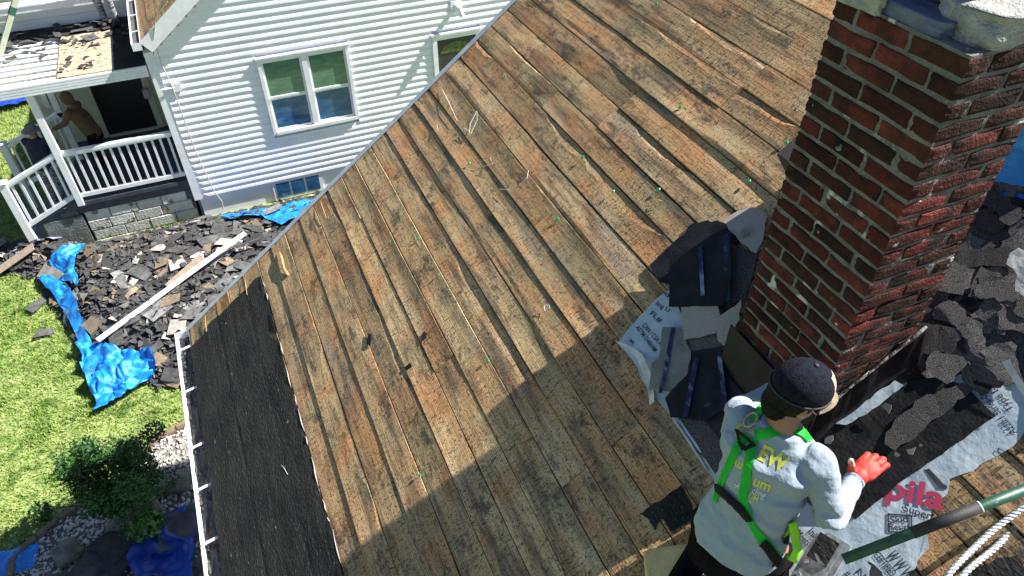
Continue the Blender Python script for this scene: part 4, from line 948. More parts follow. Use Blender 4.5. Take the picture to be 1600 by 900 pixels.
# shingles stripped and dropped left of the chimney
g_ = None
rpiece('shingle', [(1016, 413), (1058, 373), (1082, 349), (1104, 344), (1136, 349), (1160, 372), (1142, 400), (1047, 444), (1030, 440)], .012, 'shin_b', 'black ragged shingle underneath the big black sheet, nearest the boards', 'shingle', .006, .01, .03, seed=3)
s2 = rpiece('shingle', [(1044, 400), (1091, 381), (1142, 362), (1144, 433), (1131, 478), (1044, 478)], .07, 'shin_b', 'large flat black shingle face down with two blue plastic strips', 'shingle', .007, .003, .06, (.04, -.05, 0), 4)
rstrip(s2, (1094, 384), (1098, 462), .021, .078); rstrip(s2, (1134, 366), (1137, 470), .026, .079)
rpiece('shingle', [(1129, 347), (1153, 329), (1180, 322), (1198, 336), (1193, 367), (1182, 396), (1160, 382)], .05, 'shin_l', 'pale sunlit granule shingle leaning by the upper left chimney corner', 'shingle', .007, .008, .03, (-.12, 0, 0), 5)
rpiece('shingle_chip', [(1156, 365), (1163, 355), (1173, 362), (1160, 370)], .075, 'grey', 'small grey triangular chip on the pale sunlit shingle', 'shingle chip', .004, .001, .03, seed=6)
rpiece('shingle', [(1142, 400), (1142, 380), (1185, 395), (1176, 430), (1165, 470), (1120, 478), (1110, 440)], .03, 'shin', 'dark granule shingle tucked between black sheet and chimney bricks', 'shingle', .007, .008, .04, seed=7)
s4 = rpiece('shingle', [(1064, 480), (1122, 477), (1126, 496), (1118, 520), (1068, 530)], .065, 'shin_l', 'grey speckled square shingle just below the big black one', 'shingle', .007, .004, .04, (.05, .03, 0), 8)
s5 = rpiece('shingle', [(1036, 511), (1064, 512), (1080, 549), (1076, 584), (1044, 611), (1013, 607), (1018, 567), (1029, 558)], .05, 'shin_g', 'light grey torn shingle back with one dark blue strip', 'shingle', .006, .006, .04, (.06, 0, 0), 9)
rstrip(s5, (1052, 512), (1032, 614), .022, .058)
s6 = rpiece('shingle', [(1078, 549), (1127, 542), (1137, 638), (1104, 657), (1047, 651), (1038, 622), (1073, 586)], .055, 'shin_b', 'black shingle face down beside the brown flashing with two blue strips', 'shingle', .007, .005, .05, (.03, -.03, 0), 10)
rstrip(s6, (1089, 558), (1070, 652), .026, .066); rstrip(s6, (1124, 556), (1134, 642), .022, .066)
rpiece('shingle', [(1058, 650), (1135, 611), (1153, 629), (1152, 730), (1126, 745), (1088, 705)], .03, 'shin', 'dark granule shingle in shade left of the roofer shoulder', 'shingle', .007, .006, .05, seed=11)
rpiece('shingle', [(1118, 498), (1150, 480), (1160, 470), (1156, 500), (1135, 542), (1120, 530)], .07, 'shin_l', 'speckled curled shingle strip against the lower left chimney bricks', 'shingle', .007, .008, .03, (.1, .1, 0), 12)
rpiece('shingle', [(1072, 530), (1118, 522), (1133, 545), (1090, 560)], .045, 'shin', 'narrow dark granule shingle piece between the two striped black ones', 'shingle', .007, .005, .03, seed=13)
rpiece('felt_scrap', [(1000, 802), (1040, 776), (1064, 758), (1076, 778), (1090, 808), (1066, 826), (1050, 834), (1047, 829), (1056, 822), (1062, 808), (1048, 806), (1030, 812), (1024, 828), (1016, 815)], .008, 'felt', 'torn black felt scrap lying alone on the shaded boards', 'felt scrap', .004, .006, .02, seed=14)
rpiece('shingle_chip', [(575*1, 520), (580, 523), (578, 540), (573, 538)], .01, 'shin_b', 'tiny black chip on the sunny boards, higher of the two left ones', 'shingle chip', .008, .002, .01, seed=15)
rpiece('shingle_chip', [(631, 574), (640, 567), (643, 572), (634, 579)], .01, 'shin_b', 'tiny black chip on the sunny boards, lower of the two left ones', 'shingle chip', .008, .002, .01, seed=16)
o = rpiece('knot_hole', [(658, 524), (662, 518), (667, 520), (665, 530), (661, 533), (658, 531)], .0065, 'dark', '', '', .0005, .001, .01, seed=17, parent=roof); 
# splinters
bm = bmesh.new(); p, q = V((*rf(438, 394), .012)), V((*rf(452, 431), .01)); tube(bm, [p, p.lerp(q, .3)+V((.01, 0, .012)), p.lerp(q, .7)+V((-.008, 0, .01)), q], [.002, .009, .008, .010], 5); o = obj('wood_splinter', bm, M['woodn']); o.matrix_world = RM; tag(o, 'fresh orange wood splinter on the boards above the felt strip', 'splinter')
for i, (a, b, lb) in enumerate((((502, 315), (512, 342), 'thin orange splinter by the metal edge below the basement window'), ((322, 492), (325, 520), 'small pinkish splinter standing at the lower roof corner'), ((1025, 315), (1036, 316), 'tiny fresh wood chip on the boards between two green caps'), ((385, 436), (388, 462), 'short brown splinter at the top edge of the felt strip'))):
    p, q = V((*rf(*a), .012)), V((*rf(*b), .014)); bm = bmesh.new(); tube(bm, [p, p.lerp(q, .5)+V((.003, 0, .006)), q], [.001, .003, .002], 5); o = obj('wood_splinter', bm, M['woodn']); o.matrix_world = RM; tag(o, lb, 'splinter')
# white strings
for i, (pts, lb) in enumerate((([(692, 140), (705, 165), (716, 190)], 'white string lying straight across the upper boards'), ([(735, 212), (737, 196), (747, 175), (748, 190), (738, 210), (728, 202)], 'tangled white string below the straight one'), ([(745, 258), (760, 252), (768, 248), (772, 258), (757, 262)], 'frayed white string tuft in the middle of the boards'), ([(782, 297), (800, 298), (812, 292), (826, 280), (828, 268)], 'bent white wire with a bluish end on the boards'), ([(853, 487), (853, 479), (860, 478), (862, 484)], 'small white wire hook on the sunny boards'), ([(684, 196), (687, 205)], 'very short white string near the metal edge'), ([(440, 725), (447, 732), (452, 742)], 'white torn fibre on the black felt strip'))):
    bm = bmesh.new(); tube(bm, [V((*rf(*q), .012+.008*abs(math.sin(k*1.7)))) for k, q in enumerate(pts)], .0014, 4); o = obj('string', bm, M['cord_w']); o.matrix_world = RM; tag(o, lb, 'string')
# green cap nails
capm = None; NL = [((1025, 5), 'beside the chimney top at the upper edge of the boards'), ((1062, 167), 'on the boards left of the chimney top'), ((910, 245), 'at the shadowed knot left of centre top'), ((958, 299), 'above the small fresh wood chip'), ((1029, 296), 'right of the small fresh wood chip'), ((1170, 283), 'closest to the chimney bricks'), ((871, 342), 'in the middle of the boards'), ((653, 372), 'beside a black hole in the left boards'), ((609, 378), 'leftmost pair of caps beside a dark hollow'), ((685, 430), 'on a reddish board left of the strings'), ((482, 487), 'nearest the felt strip'), ((656, 743), 'just above the big shadow edge'), ((762, 563), 'tiny one on the middle board gap'), ((733, 255), 'next to the frayed white tuft'), ((780, 45), 'near the metal edge at the top'), ((789, 118), 'on the boards below the door of the white house'), ((512, 340), 'beside the orange splinter by the metal edge'), ((579, 236), 'by the metal edge under the siding'), ((1228, 222), 'half hidden against the chimney edge')]
for i, (q, lb) in enumerate(NL):
    x, y = rf(*q, .012); t = thing('cap_nail', 'green plastic cap nail '+lb, 'cap nail', group='green cap nails on the boards', M4=RM @ Matrix.Translation((x, y, .0)) @ Matrix.Rotation(random.uniform(-.35, .35), 4, 'X'))
    if capm is None:
        bm = bmesh.new(); bmesh.ops.create_cone(bm, cap_ends=True, segments=12, radius1=.0125, radius2=.010, depth=.004, matrix=Matrix.Translation((0, 0, .014))); capm = bpy.data.meshes.new('cap'); bm.to_mesh(capm); bm.free(); capm.materials.append(M['nail'])
        bm = bmesh.new(); bmesh.ops.create_cone(bm, cap_ends=True, segments=6, radius1=.0016, radius2=.0016, depth=.02, matrix=Matrix.Translation((0, 0, .008))); shm = bpy.data.meshes.new('shank'); bm.to_mesh(shm); bm.free(); shm.materials.append(M['galv'])
    link('cap', capm, None, t); link('shank', shm, None, t)
# ---- right of the chimney: underlayment with print, black membrane, torn shingles
sb = rpiece('underlayment', [(1512, 566), (1536, 558), (1576, 564), (1598, 590), (1606, 640), (1602, 672), (1584, 696), (1520, 736), (1484, 748), (1480, 772), (1456, 796), (1448, 820), (1452, 856), (1420, 896), (1400, 960), (1250, 990), (1226, 850), (1228, 780), (1290, 690), (1400, 630)], .008, 'sheet', 'large pale blue printed underlayment sheet right of the roofer', 'underlayment', .002, .006, .03, seed=21)
rtext('pila', (1383, 776), (1474, 797), .09, 'inkr', sb, .008); rtext('Super', (1411, 798), (1454, 812), .028, 'ink', sb, .008)
rtext('Skid', (1392, 817), (1419, 816), .024, 'ink', sb, .008); rtext('Resist', (1390, 828), (1422, 829), .026, 'ink', sb, .008)
rtext('Intertek', (1262, 832), (1292, 863), .030, 'ink', sb, .008); rtext('Meets A2', (1243, 834), (1272, 866), .028, 'ink', sb, .008)
rtext('W W W .', (1384, 869), (1418, 912), .048, 'ink', sb, .008); rtext('CERTIFIED', (1364, 868), (1392, 902), .030, 'ink', sb, .008); rtext('N', (1336, 895), (1346, 906), .03, 'ink', sb, .008); rtext('# 1', (1318, 898), (1328, 908), .03, 'ink', sb, .008)
rtext('A220.1 Series-06', (1590, 676), (1537, 612), .026, 'ink', sb, .008); rtext('Type I-IV.', (1585, 640), (1545, 592), .026, 'ink', sb, .008); rtext('D', (1560, 700), (1556, 706), .03, 'ink', sb, .008)
def rframe(px, w_, m, parent, h):
    P = [V((*rf(*q, h), h+.002)) for q in px]; bm = bmesh.new(); n = len(P)
    for i in range(n):
        a, b = P[i], P[(i+1) % n]; bar(bm, a-(b-a)*.02, b+(b-a)*.02, w_, .0008)
    o = obj('printed_frame', bm, M[m]); o.parent = parent; o['kind'] = 'stuff'
rframe([(1388, 803), (1424, 806), (1424, 829), (1414, 833), (1388, 831)], .005, 'ink', sb, .008)
o = rpiece('printed_badge', [(1347, 879), (1356, 876), (1366, 882), (1378, 894), (1382, 906), (1374, 912), (1358, 906), (1346, 890)], .0095, 'ink', '', '', .0006, 0, .2, seed=22, parent=sb)
o = rpiece('printed_cross', [(1444, 734), (1452, 732), (1474, 756), (1480, 760), (1478, 765), (1468, 763)], .0095, 'ink', '', '', .0006, 0, .2, seed=23, parent=sb)
ic = rpiece('membrane', [(1336, 812), (1420, 744), (1556, 650), (1512, 606), (1470, 588), (1400, 596), (1330, 640), (1256, 690), (1280, 740), (1296, 775)], .018, 'black', 'wide black membrane sheet the gloved hand reaches over', 'membrane', .003, .004, .05, seed=24)
rpiece('shingle', [(1384, 676), (1416, 642), (1448, 616), (1504, 598), (1522, 608), (1490, 634), (1456, 656), (1420, 690), (1398, 704), (1382, 694)], .026, 'shin', 'wrinkled dark granule strip lying across the black membrane', 'shingle', .003, .010, .025, seed=25)
rpiece('underlayment_scrap', [(1306, 662), (1350, 628), (1398, 594), (1412, 602), (1362, 640), (1322, 664)], .03, 'sheet', 'pale scrap of underlayment peeking out below the brown flashing', 'underlayment scrap', .002, .005, .03, seed=26)
rpiece('membrane', [(1256, 700), (1300, 690), (1345, 720), (1380, 735), (1330, 800), (1280, 800), (1240, 770)], .026, 'black', 'black membrane flap under the roofer elbow and hand', 'membrane', .003, .006, .05, (0, 0, .05), seed=27)
for i, (q, s_, lb) in enumerate((((1296, 688), .020, 'bright white scrap in the shade right of the roofer face'), ((1440, 697), .008, 'tiny white speck on the black membrane'), ((1425, 706), .016, 'pale torn scrap on the black membrane'), ((1402, 712), .014, 'pale torn scrap nearest the glove'), ((1085, 880), .02, 'bluish white scrap beside the black trousers'), ((1388, 640), .02, 'white scrap on the wrinkled granule strip'))):
    x, y = rf(*q, .03); rr = random.Random(i); bm = bmesh.new(); P = [(x+s_*rr.uniform(.4, 1.4)*math.cos(a*1.05), y+s_*rr.uniform(.4, 1.4)*math.sin(a*1.05)) for a in range(6)]; slab(bm, P, lambda u, v: .045+.3*(u-x), .002); o = obj('scrap', bm, M['pale']); o.matrix_world = RM; tag(o, lb, 'scrap')
bm = bmesh.new(); x0, y0 = 2.85, .45
basep = [rf(*q, .004) for q in ((1400, 560), (1436, 500), (1490, 420), (1560, 210), (1700, 100), (1900, 300), (1700, 640), (1600, 590), (1530, 566), (1470, 600))]
slab(bm, polyoff(basep, .02, .08, 5), lambda x, y: .010+.006*noise.noise(V((x*5, y*5, 0))), .006); o = obj('old_roofing', bm, M['shin']); o.matrix_world = RM; tag(o, 'dark old roofing layer still in place right of the chimney', 'roofing')
rr = random.Random(77); pos = 0; tries = 0
names = ['dark torn shingle in the unstripped area right of the chimney', 'brownish granule shingle in the unstripped area right of the chimney']
gm = []
while pos < 110 and tries < 3000:
    tries += 1; x, y = rr.uniform(2.92, 5.0), rr.uniform(.55, 2.1)
    pr_ = None
    if not inpoly(x, y, basep): continue
    if x < 3.12 and y > 1.17: continue
    pos += 1; L, W = rr.uniform(.12, .34), rr.uniform(.08, .18); a = math.pi/2+rr.gauss(0, .45); c, s = math.cos(a), math.sin(a)
    Q = [(-L/2, -W/2), (L/2, -W/2*rr.uniform(.5, 1)), (L/2*rr.uniform(.6, 1), W/2), (-L/2, W/2*rr.uniform(.6, 1))]; P = [(x+u*c-v*s, y+u*s+v*c) for u, v in Q]
    P = polyoff(P, .015, .022, pos); h = .014+.022*rr.random(); tx, ty, cu = rr.gauss(0, .035), rr.gauss(0, .03), rr.uniform(-.1, .25)
    bm = bmesh.new(); slab(bm, P, lambda u, v: h+tx*(u-x)+ty*(v-y)+cu*((u-x)**2+(v-y)**2)+.004*noise.noise(V((u*16, v*16, pos))), .0045)
    k_ = rr.choices([0, 1, 2], [.62, .26, .12])[0]; o = obj('shingle', bm, M[['shin', 'shin', 'shin_b'][k_]]); o.matrix_world = RM; reg = ('higher up by the blue tarp' if x > 3.9 else 'close to the brown flashing' if x < 3.35 and y > .95 else 'beside the printed sheet' if y < 1.15 else 'right of the chimney'); tag(o, ('long ' if L > .26 else 'short ' if L < .18 else '')+['dark speckled torn shingle in the old roofing ', 'curled speckled shingle in the old roofing ', 'black face down shingle in the old roofing '][k_]+reg, 'shingle', ['dark torn shingles right of the chimney', 'curled shingles right of the chimney', 'face down shingles right of the chimney'][k_])
rpiece('underlayment_scrap', [(1578, 396), (1592, 388), (1625, 400), (1630, 470), (1600, 462), (1586, 452), (1590, 430), (1572, 412)], .09, 'sheetg', 'whitish plastic scrap among torn shingles at the right edge', 'plastic scrap', .002, .008, .03, (.1, 0, 0), 31)
rpiece('underlayment_scrap', [(1566, 566), (1578, 562), (1600, 600), (1604, 622), (1590, 606)], .05, 'sheetg', 'turned white edge of plastic at the right end of the printed sheet', 'plastic scrap', .002, .003, .03, (.2, 0, 0), 32)
# blue tarp over an added mound behind the chimney, its hidden bulk shaped to throw the long shade
def heap(name, cx, cy, rx_, ry, hh, m, label, cat, seed, pw=2.4, amp=.07):
    vs, fs = [], []; n = 46
    for j in range(n+1):
        for i in range(n+1):
            u, v = -1.25+2.5*i/n, -1.25+2.5*j/n; r = (abs(u)**pw+abs(v)**pw)**(1/pw); k = max(0, min(1, (1.22-r)/.62)); k = k*k*(3-2*k); x, y = cx+u*rx_*1.0, cy+v*ry
            q = noise.noise(V((x*7, y*7, seed)))
            xr = rp(SR, 0).x; zb_ = rzz(x) if x < xr else 2*rzz(xr)-rzz(x); vs.append((x+.03*noise.noise(V((y*5, x*5, 9))), y, zb_+.015+hh*k*(1-.25*max(0, u)*.5)+amp*(abs(q)+.5*abs(noise.noise(V((x*15, y*15, seed)))))*(.3+k)))
    for j in range(n):
        for i in range(n): a = j*(n+1)+i; fs.append((a, a+1, a+n+2, a+n+1))
    return tag(pyd(name, vs, fs, M[m], smooth=True), label, cat)
heap('blue_tarp', 3.40, 1.70, .30, .27, .98, 'tarp', 'blue tarp draped over an added shade-casting mound up the roof behind the chimney', 'tarp', 3)
bs = None
for i in range(4):  # unseen bundles, added behind the chimney to cast the shorter shade
    o = boxo('shade_bundle', (3.32, 2.04+.01*i, .012+.086*i), (3.66, 2.34-.01*i, .094+.086*i), M['shin'], bev=.006); o.matrix_world = RM; tag(o, ['lowest', 'second lowest', 'second highest', 'topmost'][i]+' added shingle bundle, unseen behind the chimney, casting shade on the boards', 'shingle bundle', 'unseen bundles added as shade casters')

# green pole, bracket, ropes, foam pad
pole = thing('pole', 'green painted pole with a black sleeve crossing the lower right corner', 'pole', dp(1322, 872, 2.72))
pa, pb = dp(1318, 874, 2.66), dp(1640, 750, 2.52)
bm = bmesh.new(); tube(bm, [pa, pa.lerp(pb, .5), pb], .019, 16); kobj('tube', bm, M['pole'], pole, True)
bm = bmesh.new(); tube(bm, [pa.lerp(pb, .345), pa.lerp(pb, .67)], .021, 16); kobj('sleeve', bm, M['strapb'], pole, True)
bm = bmesh.new(); tube(bm, [pa.lerp(pb, .672), pa.lerp(pb, .678)], .0202, 16); kobj('ring', bm, M['whitep'], pole, True)
br = thing('roof_bracket', 'galvanised roof bracket with bolts at the lower end of the green pole', 'bracket', rp(2.25, .75, 0))
bx = RM @ Matrix.Translation((*rf(1272, 885, .12), .12)) @ Matrix.Rotation(.35, 4, 'Z')
kbox('plate', (-.10, -.055, 0), (.12, .055, .006), M['galv'], br, bx); kbox('flange', (-.10, -.055, -.11), (-.094, .055, 0), M['galv'], br, bx); kbox('arm', (-.09, -.05, -.112), (.15, .05, -.106), M['galv'], br, bx)
kbox('shingle_shim', (.02, -.04, .007), (.13, .04, .016), M['felt'], br, bx)
for a, b in ((-.06, -.03), (-.06, .03), (0, .03)): bm = bmesh.new(); bmesh.ops.create_cone(bm, cap_ends=True, segments=6, radius1=.011, radius2=.009, depth=.014, matrix=bx @ Matrix.Translation((a, b, .012))); kobj('bolt', bm, M['galv'], br)
def rope(name, pts, r, label):
    P = [dp(*q) for q in pts]; dense = []
    for i in range(len(P)-1):
        p0, p1, p2, p3 = P[max(i-1, 0)], P[i], P[i+1], P[min(i+2, len(P)-1)]
        for k in range(40): t = k/40; dense.append(.5*((2*p1)+(p2-p0)*t+(2*p0-5*p1+4*p2-p3)*t*t+(3*p1-p0-3*p2+p3)*t**3))
    t_ = thing(name, label, 'rope', P[0], 'pale ropes in the lower right corner')
    for s_ in range(3):
        Q = []; L = 0
        for i, p in enumerate(dense):
            d = (dense[min(i+1, len(dense)-1)]-dense[max(i-1, 0)]).normalized(); s1 = d.cross(V((0, 0, 1))).normalized(); s2 = d.cross(s1)
            if i: L += (p-dense[i-1]).length
            a = L/.055*math.tau+s_*math.tau/3; Q.append(p+(s1*math.cos(a)+s2*math.sin(a))*r*.52)
        bm = bmesh.new(); tube(bm, Q, r*.58, 6); kobj('strand', bm, M['rope'], t_, True)
rope('rope', [(1470, 925, 2.62), (1484, 895, 2.62), (1525, 853, 2.66), (1558, 823, 2.68), (1610, 786, 2.68)], .0108, 'pale twisted rope, upper left of the two at the lower right corner')
rope('rope', [(1490, 930, 2.62), (1506, 897, 2.62), (1552, 858, 2.66), (1580, 830, 2.68), (1620, 790, 2.68)], .0108, 'pale twisted rope, lower right of the two at the lower right corner')
bm = bmesh.new(); fx_ = RM @ Matrix.Translation((*rf(1052, 900, .1), .05)) @ Matrix.Rotation(-.5, 4, 'Z'); box(bm, (-.14, -.17, -.05), (.14, .13, .05), fx_, .015); tag(obj('foam_pad', bm, M['foam']), 'tan foam pad on the boards at the roofer knee', 'foam pad')
rpiece('roofing_strip', [(1500, 888), (1590, 868), (1605, 900), (1600, 930), (1500, 930)], .03, 'felt', 'dark roofing strip at the lower right corner under the ropes', 'roofing strip', .006, .01, .03, seed=41)
# ================================================================== PEOPLE
Z_ = V((0, 0, 1))
def roofer():
    R, F = V((.41, -.91, 0)).normalized(), V((.91, .41, 0)).normalized()
    N_ = dp(1222, 668, 2.52); chest = N_-.16*Z_-.03*F; waist = N_-.34*Z_-.07*F+.02*R; hip = N_-.50*Z_-.11*F+.02*R
    Rs, Ls = N_+.165*R-.05*Z_, N_-.165*R-.055*Z_
    elb, wr = dp(1297, 806, 2.54), dp(1334, 752, 2.72)
    le = Ls+.20*F-.20*Z_-.05*R; lw = le+.22*F-.03*Z_+.06*R
    hc = dp(1248, 612, 2.46)
    root = thing('person', 'roofer in grey shirt, green harness and mesh cap working beside the chimney', 'person', hip-Z_*.55)
    hf = V((.93, -.30, -.22)).normalized(); hr = hf.cross(Z_).normalized(); hu = hr.cross(hf)
    kneeR, kneeL = hip+.13*R+.20*F-.40*Z_, hip-.13*R+.22*F-.38*Z_
    ftR, ftL = kneeR-.42*F-.10*Z_, kneeL-.42*F-.12*Z_
    kneeR = V((kneeR.x, kneeR.y, max(kneeR.z, rzz(kneeR.x)+.07))); kneeL = V((kneeL.x, kneeL.y, max(kneeL.z, rzz(kneeL.x)+.07)))
    ftR.z = max(ftR.z, rzz(ftR.x)+.05); ftL.z = max(ftL.z, rzz(ftL.x)+.05)
    # --- body: head, neck, trunk, limbs as one skin
    bm = bmesh.new()
    ell(bm, hc+hu*.01, (hr*.073, hf*.092, hu*.105)); ell(bm, hc+hf*.03-hu*.065, (hr*.052, hf*.06, hu*.055))
    tcap(bm, N_-.02*Z_, hc-hu*.06-hf*.02, .058, .054)
    ell(bm, hc+hf*.10-hu*.02, (hr*.012, hf*.018, hu*.022), 10, 6)                                    # nose
    for s in (-1, 1): ell(bm, hc+hr*.076*s-hu*.025-hf*.008, (hr*.010, hf*.018, hu*.030), 10, 6)      # ears
    for s in (-1, 1): ell(bm, hc+hf*.083+hr*.03*s+hu*.005, (hr*.014, hf*.008, hu*.009), 8, 6)
    ell(bm, hc+hf*.088-hu*.058, (hr*.024, hf*.010, hu*.010), 8, 6)
    secs = [(hip-.06*Z_, R*.12, F*.08), (hip+.04*Z_, R*.145, F*.095), (waist, R*.135, F*.09), (chest, R*.135, F*.085), (N_-.07*Z_, R*.105, F*.06), (N_, R*.05, F*.05)]
    loft(bm, secs)
    for a, b, c, r in ((Rs, elb, wr, 1), (Ls, le, lw, 1)): tcap(bm, a+(hip-a)*.04, b, .030, .030); tcap(bm, b, c, .030, .026)
    for a, b, c in ((hip+.09*R, kneeR, ftR), (hip-.09*R, kneeL, ftL)): tcap(bm, a, b, .085, .058); tcap(bm, b, c, .055, .04)
    body = fuse('body', bm, M['skin'], None, .009, 4); keep(body, root)
    # --- shirt
    bm = bmesh.new()
    secs = [(hip-.075*Z_-.01*F, R*.168, F*.125), (hip, R*.170, F*.125), (waist-.05*Z_, R*.153, F*.115), (waist+.06*Z_, R*.152, F*.113), (chest, R*.168, F*.116), (chest+.07*Z_-.01*F, R*.174, F*.108), (N_-.045*Z_, R*.140, F*.082), (N_-.01*Z_, R*.085, F*.066), (N_+.015*Z_, R*.066, F*.060)]
    loft(bm, secs, 32)
    tcap(bm, Rs-.015*R, elb, .057, .048, 18); tcap(bm, elb, wr, .049, .034, 18); tcap(bm, Ls+.015*R, le, .056, .05, 18); tcap(bm, le, lw, .052, .036, 18)
    ell(bm, Rs-.02*Z_-.02*R-.02*F, (R*.054, F*.06, Z_*.062)); ell(bm, Ls-.02*Z_+.02*R-.02*F, (R*.054, F*.06, Z_*.062))
    def wrk(co):
        q = co*7; a = noise.noise(V((q.x+q.z*1.2, q.y, q.z*.7))); b = noise.noise(V((co.x*17+co.z*12, co.y*14, co.z*20)))
        d = .006*(1-abs(a)*3)+.003*b+.0015*noise.noise(co*40)+.004*math.sin((co-chest).dot(R*40+Z_*55+F*20)+5*a)*max(0, noise.noise(co*6+V((3, 1, 2))))
        e_ = math.exp(-((co-elb).length/.10)**2); d += e_*.009*math.sin((co-elb).dot(Z_*90+R*60)+3*a)
        w__ = math.exp(-((co-waist).length/.2)**2); d += w__*.007*math.sin(co.z*60+4*a+co.x*20); return d
    shirt = fuse('shirt', bm, M['shirt'], None, .006, 10, wrk); keep(shirt, root)
    bm = bmesh.new(); tube(bm, [wr-(wr-elb).normalized()*.012, wr+(wr-elb).normalized()*.012], .038, 16); o = kobj('cuff', bm, M['shirt'], root, True)
    # --- trousers
    bm = bmesh.new(); loft(bm, [(hip-.22*Z_-.01*F, R*.168, F*.13), (hip-.10*Z_-.01*F, R*.172, F*.128), (hip-.055*Z_, R*.164, F*.118), (hip-.02*Z_, R*.15, F*.105)])
    for a, b, c in ((hip+.09*R-.08*Z_, kneeR, ftR), (hip-.09*R-.08*Z_, kneeL, ftL)): tcap(bm, a, b, .105, .075); tcap(bm, b, c, .072, .05)
    keep(fuse('trousers', bm, M['pants'], None, .01, 5, lambda c: .004*noise.noise(c*12)), root)
    for p in (ftR, ftL): bm = bmesh.new(); ell(bm, p-.03*Z_-.05*F, (R*.05, (F*.6-Z_*.5).normalized()*.13, (Z_+F*.5).normalized()*.05)); keep(obj('boot', bm, M['strapb'], None, True), root)
    # --- hair and cap
    bm = bmesh.new(); ell(bm, hc+hu*.008-hf*.014, (hr*.083, hf*.096, hu*.112)); ell(bm, hc-hf*.058-hu*.065, (hr*.062, hf*.042, hu*.06))
    for f in [f for f in bm.faces]: pass
    g = [v for v in bm.verts if (v.co-hc).dot(hf) > .028 and (v.co-hc).dot(hu) < .05]; bmesh.ops.delete(bm, geom=g, context='VERTS')
    for v in bm.verts: v.co += noise.noise_vector(v.co*60)*.003
    kobj('hair', bm, M['hair'], root, True)
    cc = hc+hu*.035-hf*.004; capt = bpy.data.objects.new('cap', None)
    bm = bmesh.new(); rows = []; ns = 40
    for i in range(13):
        ph = i/12*math.pi*.56; row = []
        for k in range(ns):
            t = k*math.tau/ns; seam = 1-.016*math.exp(-((math.fmod(t+.52, math.tau/6)-.52)/.05)**2); row.append(bm.verts.new(cc+(hr*math.cos(t)*.089+hf*math.sin(t)*.108)*math.sin(ph)*seam+hu*(.098*math.cos(ph)*seam)))
        rows.append(row)
    for a, b in zip(rows[1:], rows[2:]):
        for k in range(ns): bm.faces.new((a[k], a[(k+1) % ns], b[(k+1) % ns], b[k]))
    bm.faces.new(rows[1]); bmesh.ops.delete(bm, geom=[v for v in bm.verts if not v.link_faces], context='VERTS')
    cap = kobj('cap', bm, M['cap'], root, True)
    def kid(name, bm, m, smooth=True):
        o = obj(name, bm, M[m], None, smooth); o.parent = cap; o.matrix_parent_inverse = Matrix.Translation(-root.location) if False else cap.matrix_world.inverted() if False else Matrix(); return o
    bm = bmesh.new(); ell(bm, cc+hu*.097, (hr*.010, hf*.010, hu*.007), 10, 6); kid('button', bm, 'strapb')
    bm = bmesh.new(); rows = []
    for i in range(7):
        row = []
        for k in range(15):
            t = math.pi*(.12+.76*k/14); rr_ = 1+.40*i/6*math.sin(t)**.7; row.append(bm.verts.new(cc+hr*math.cos(t)*.090*(1+.05*i/6)+hf*math.sin(t)*.107*rr_-hu*(.016+.012*(i/6)+.018*math.cos(t)**2*(i/6))))
        rows.append(row)
    for a, b in zip(rows, rows[1:]):
        for k in range(14): bm.faces.new((a[k], a[k+1], b[k+1], b[k]))
    bmesh.ops.solidify(bm, geom=bm.faces[:], thickness=.003); kid('brim', bm, 'brim')
    bm = bmesh.new(); rows = []
    for i in range(7):
        ph = math.pi*(.20+.36*i/6); row = []
        for k in range(13): t = math.pi*(.27+.46*k/12); row.append(bm.verts.new(cc+(hr*math.cos(t)*.0905+hf*math.sin(t)*.1095)*math.sin(ph)+hu*.0995*math.cos(ph)))
        rows.append(row)
    for a, b in zip(rows, rows[1:]):
        for k in range(12): bm.faces.new((a[k], a[k+1], b[k+1], b[k]))
    kid('front_panel', bm, 'brim')
    bm = bmesh.new(); tube(bm, [cc+hr*math.cos(t)*.091+hf*math.sin(t)*.110-hu*.016 for t in [math.tau*k/40 for k in range(41)]], .004, 6); kid('sweatband', bm, 'strapb')
    # --- gloved right hand
    d = (V(dp(1350, 736, 2.73))-wr).normalized(); up = V((0, 0, 1)); sd_ = d.cross(up).normalized(); un = sd_.cross(d)
    pc = wr+d*.055; bm = bmesh.new(); tcap(bm, wr, wr+d*.03, .033, .034); ell(bm, pc+d*.01, (d*.052, sd_*.046, un*.024))
    base = pc+d*.045
    for i, (o_, L1, L2, L3) in enumerate(((-.034, .040, .026, .020), (-.012, .044, .030, .022), (.011, .041, .028, .021), (.032, .033, .021, .018))):
        b0 = base+sd_*o_*-1-d*(.006*abs(i-1)); dn = -un
        p1 = b0+(d*.92+dn*.2+sd_*(-o_)*2).normalized()*L1; p2 = p1+(d*.5+dn*.85).normalized()*L2; p3 = p2+(-d*.1+dn*.95).normalized()*L3
        tcap(bm, b0-d*.015, p1, .0125, .0115, 10); tcap(bm, p1, p2, .0115, .0105, 10); tcap(bm, p2, p3, .0105, .0095, 10)
    tb = wr+d*.03-sd_*.0; th0 = tb-sd_*.032; t1 = V(dp(1331, 728, 2.70)); t1 = th0+(t1-th0).normalized()*.042; t2 = t1+((V(dp(1329, 714, 2.68))-t1).normalized())*.036
    tcap(bm, tb-sd_*.012+d*.01, th0, .019, .017, 10); tcap(bm, th0, t1, .0165, .014, 10); tcap(bm, t1, t2, .0135, .011, 10)
    gl = keep(fuse('glove', bm, M['glove'], None, .0036, 3), root)
    dl = (lw-le).normalized(); s2 = dl.cross(Z_).normalized(); bm = bmesh.new(); tcap(bm, lw, lw+dl*.03, .033, .034); ell(bm, lw+dl*.065, (dl*.052, s2*.046, s2.cross(dl)*.024))
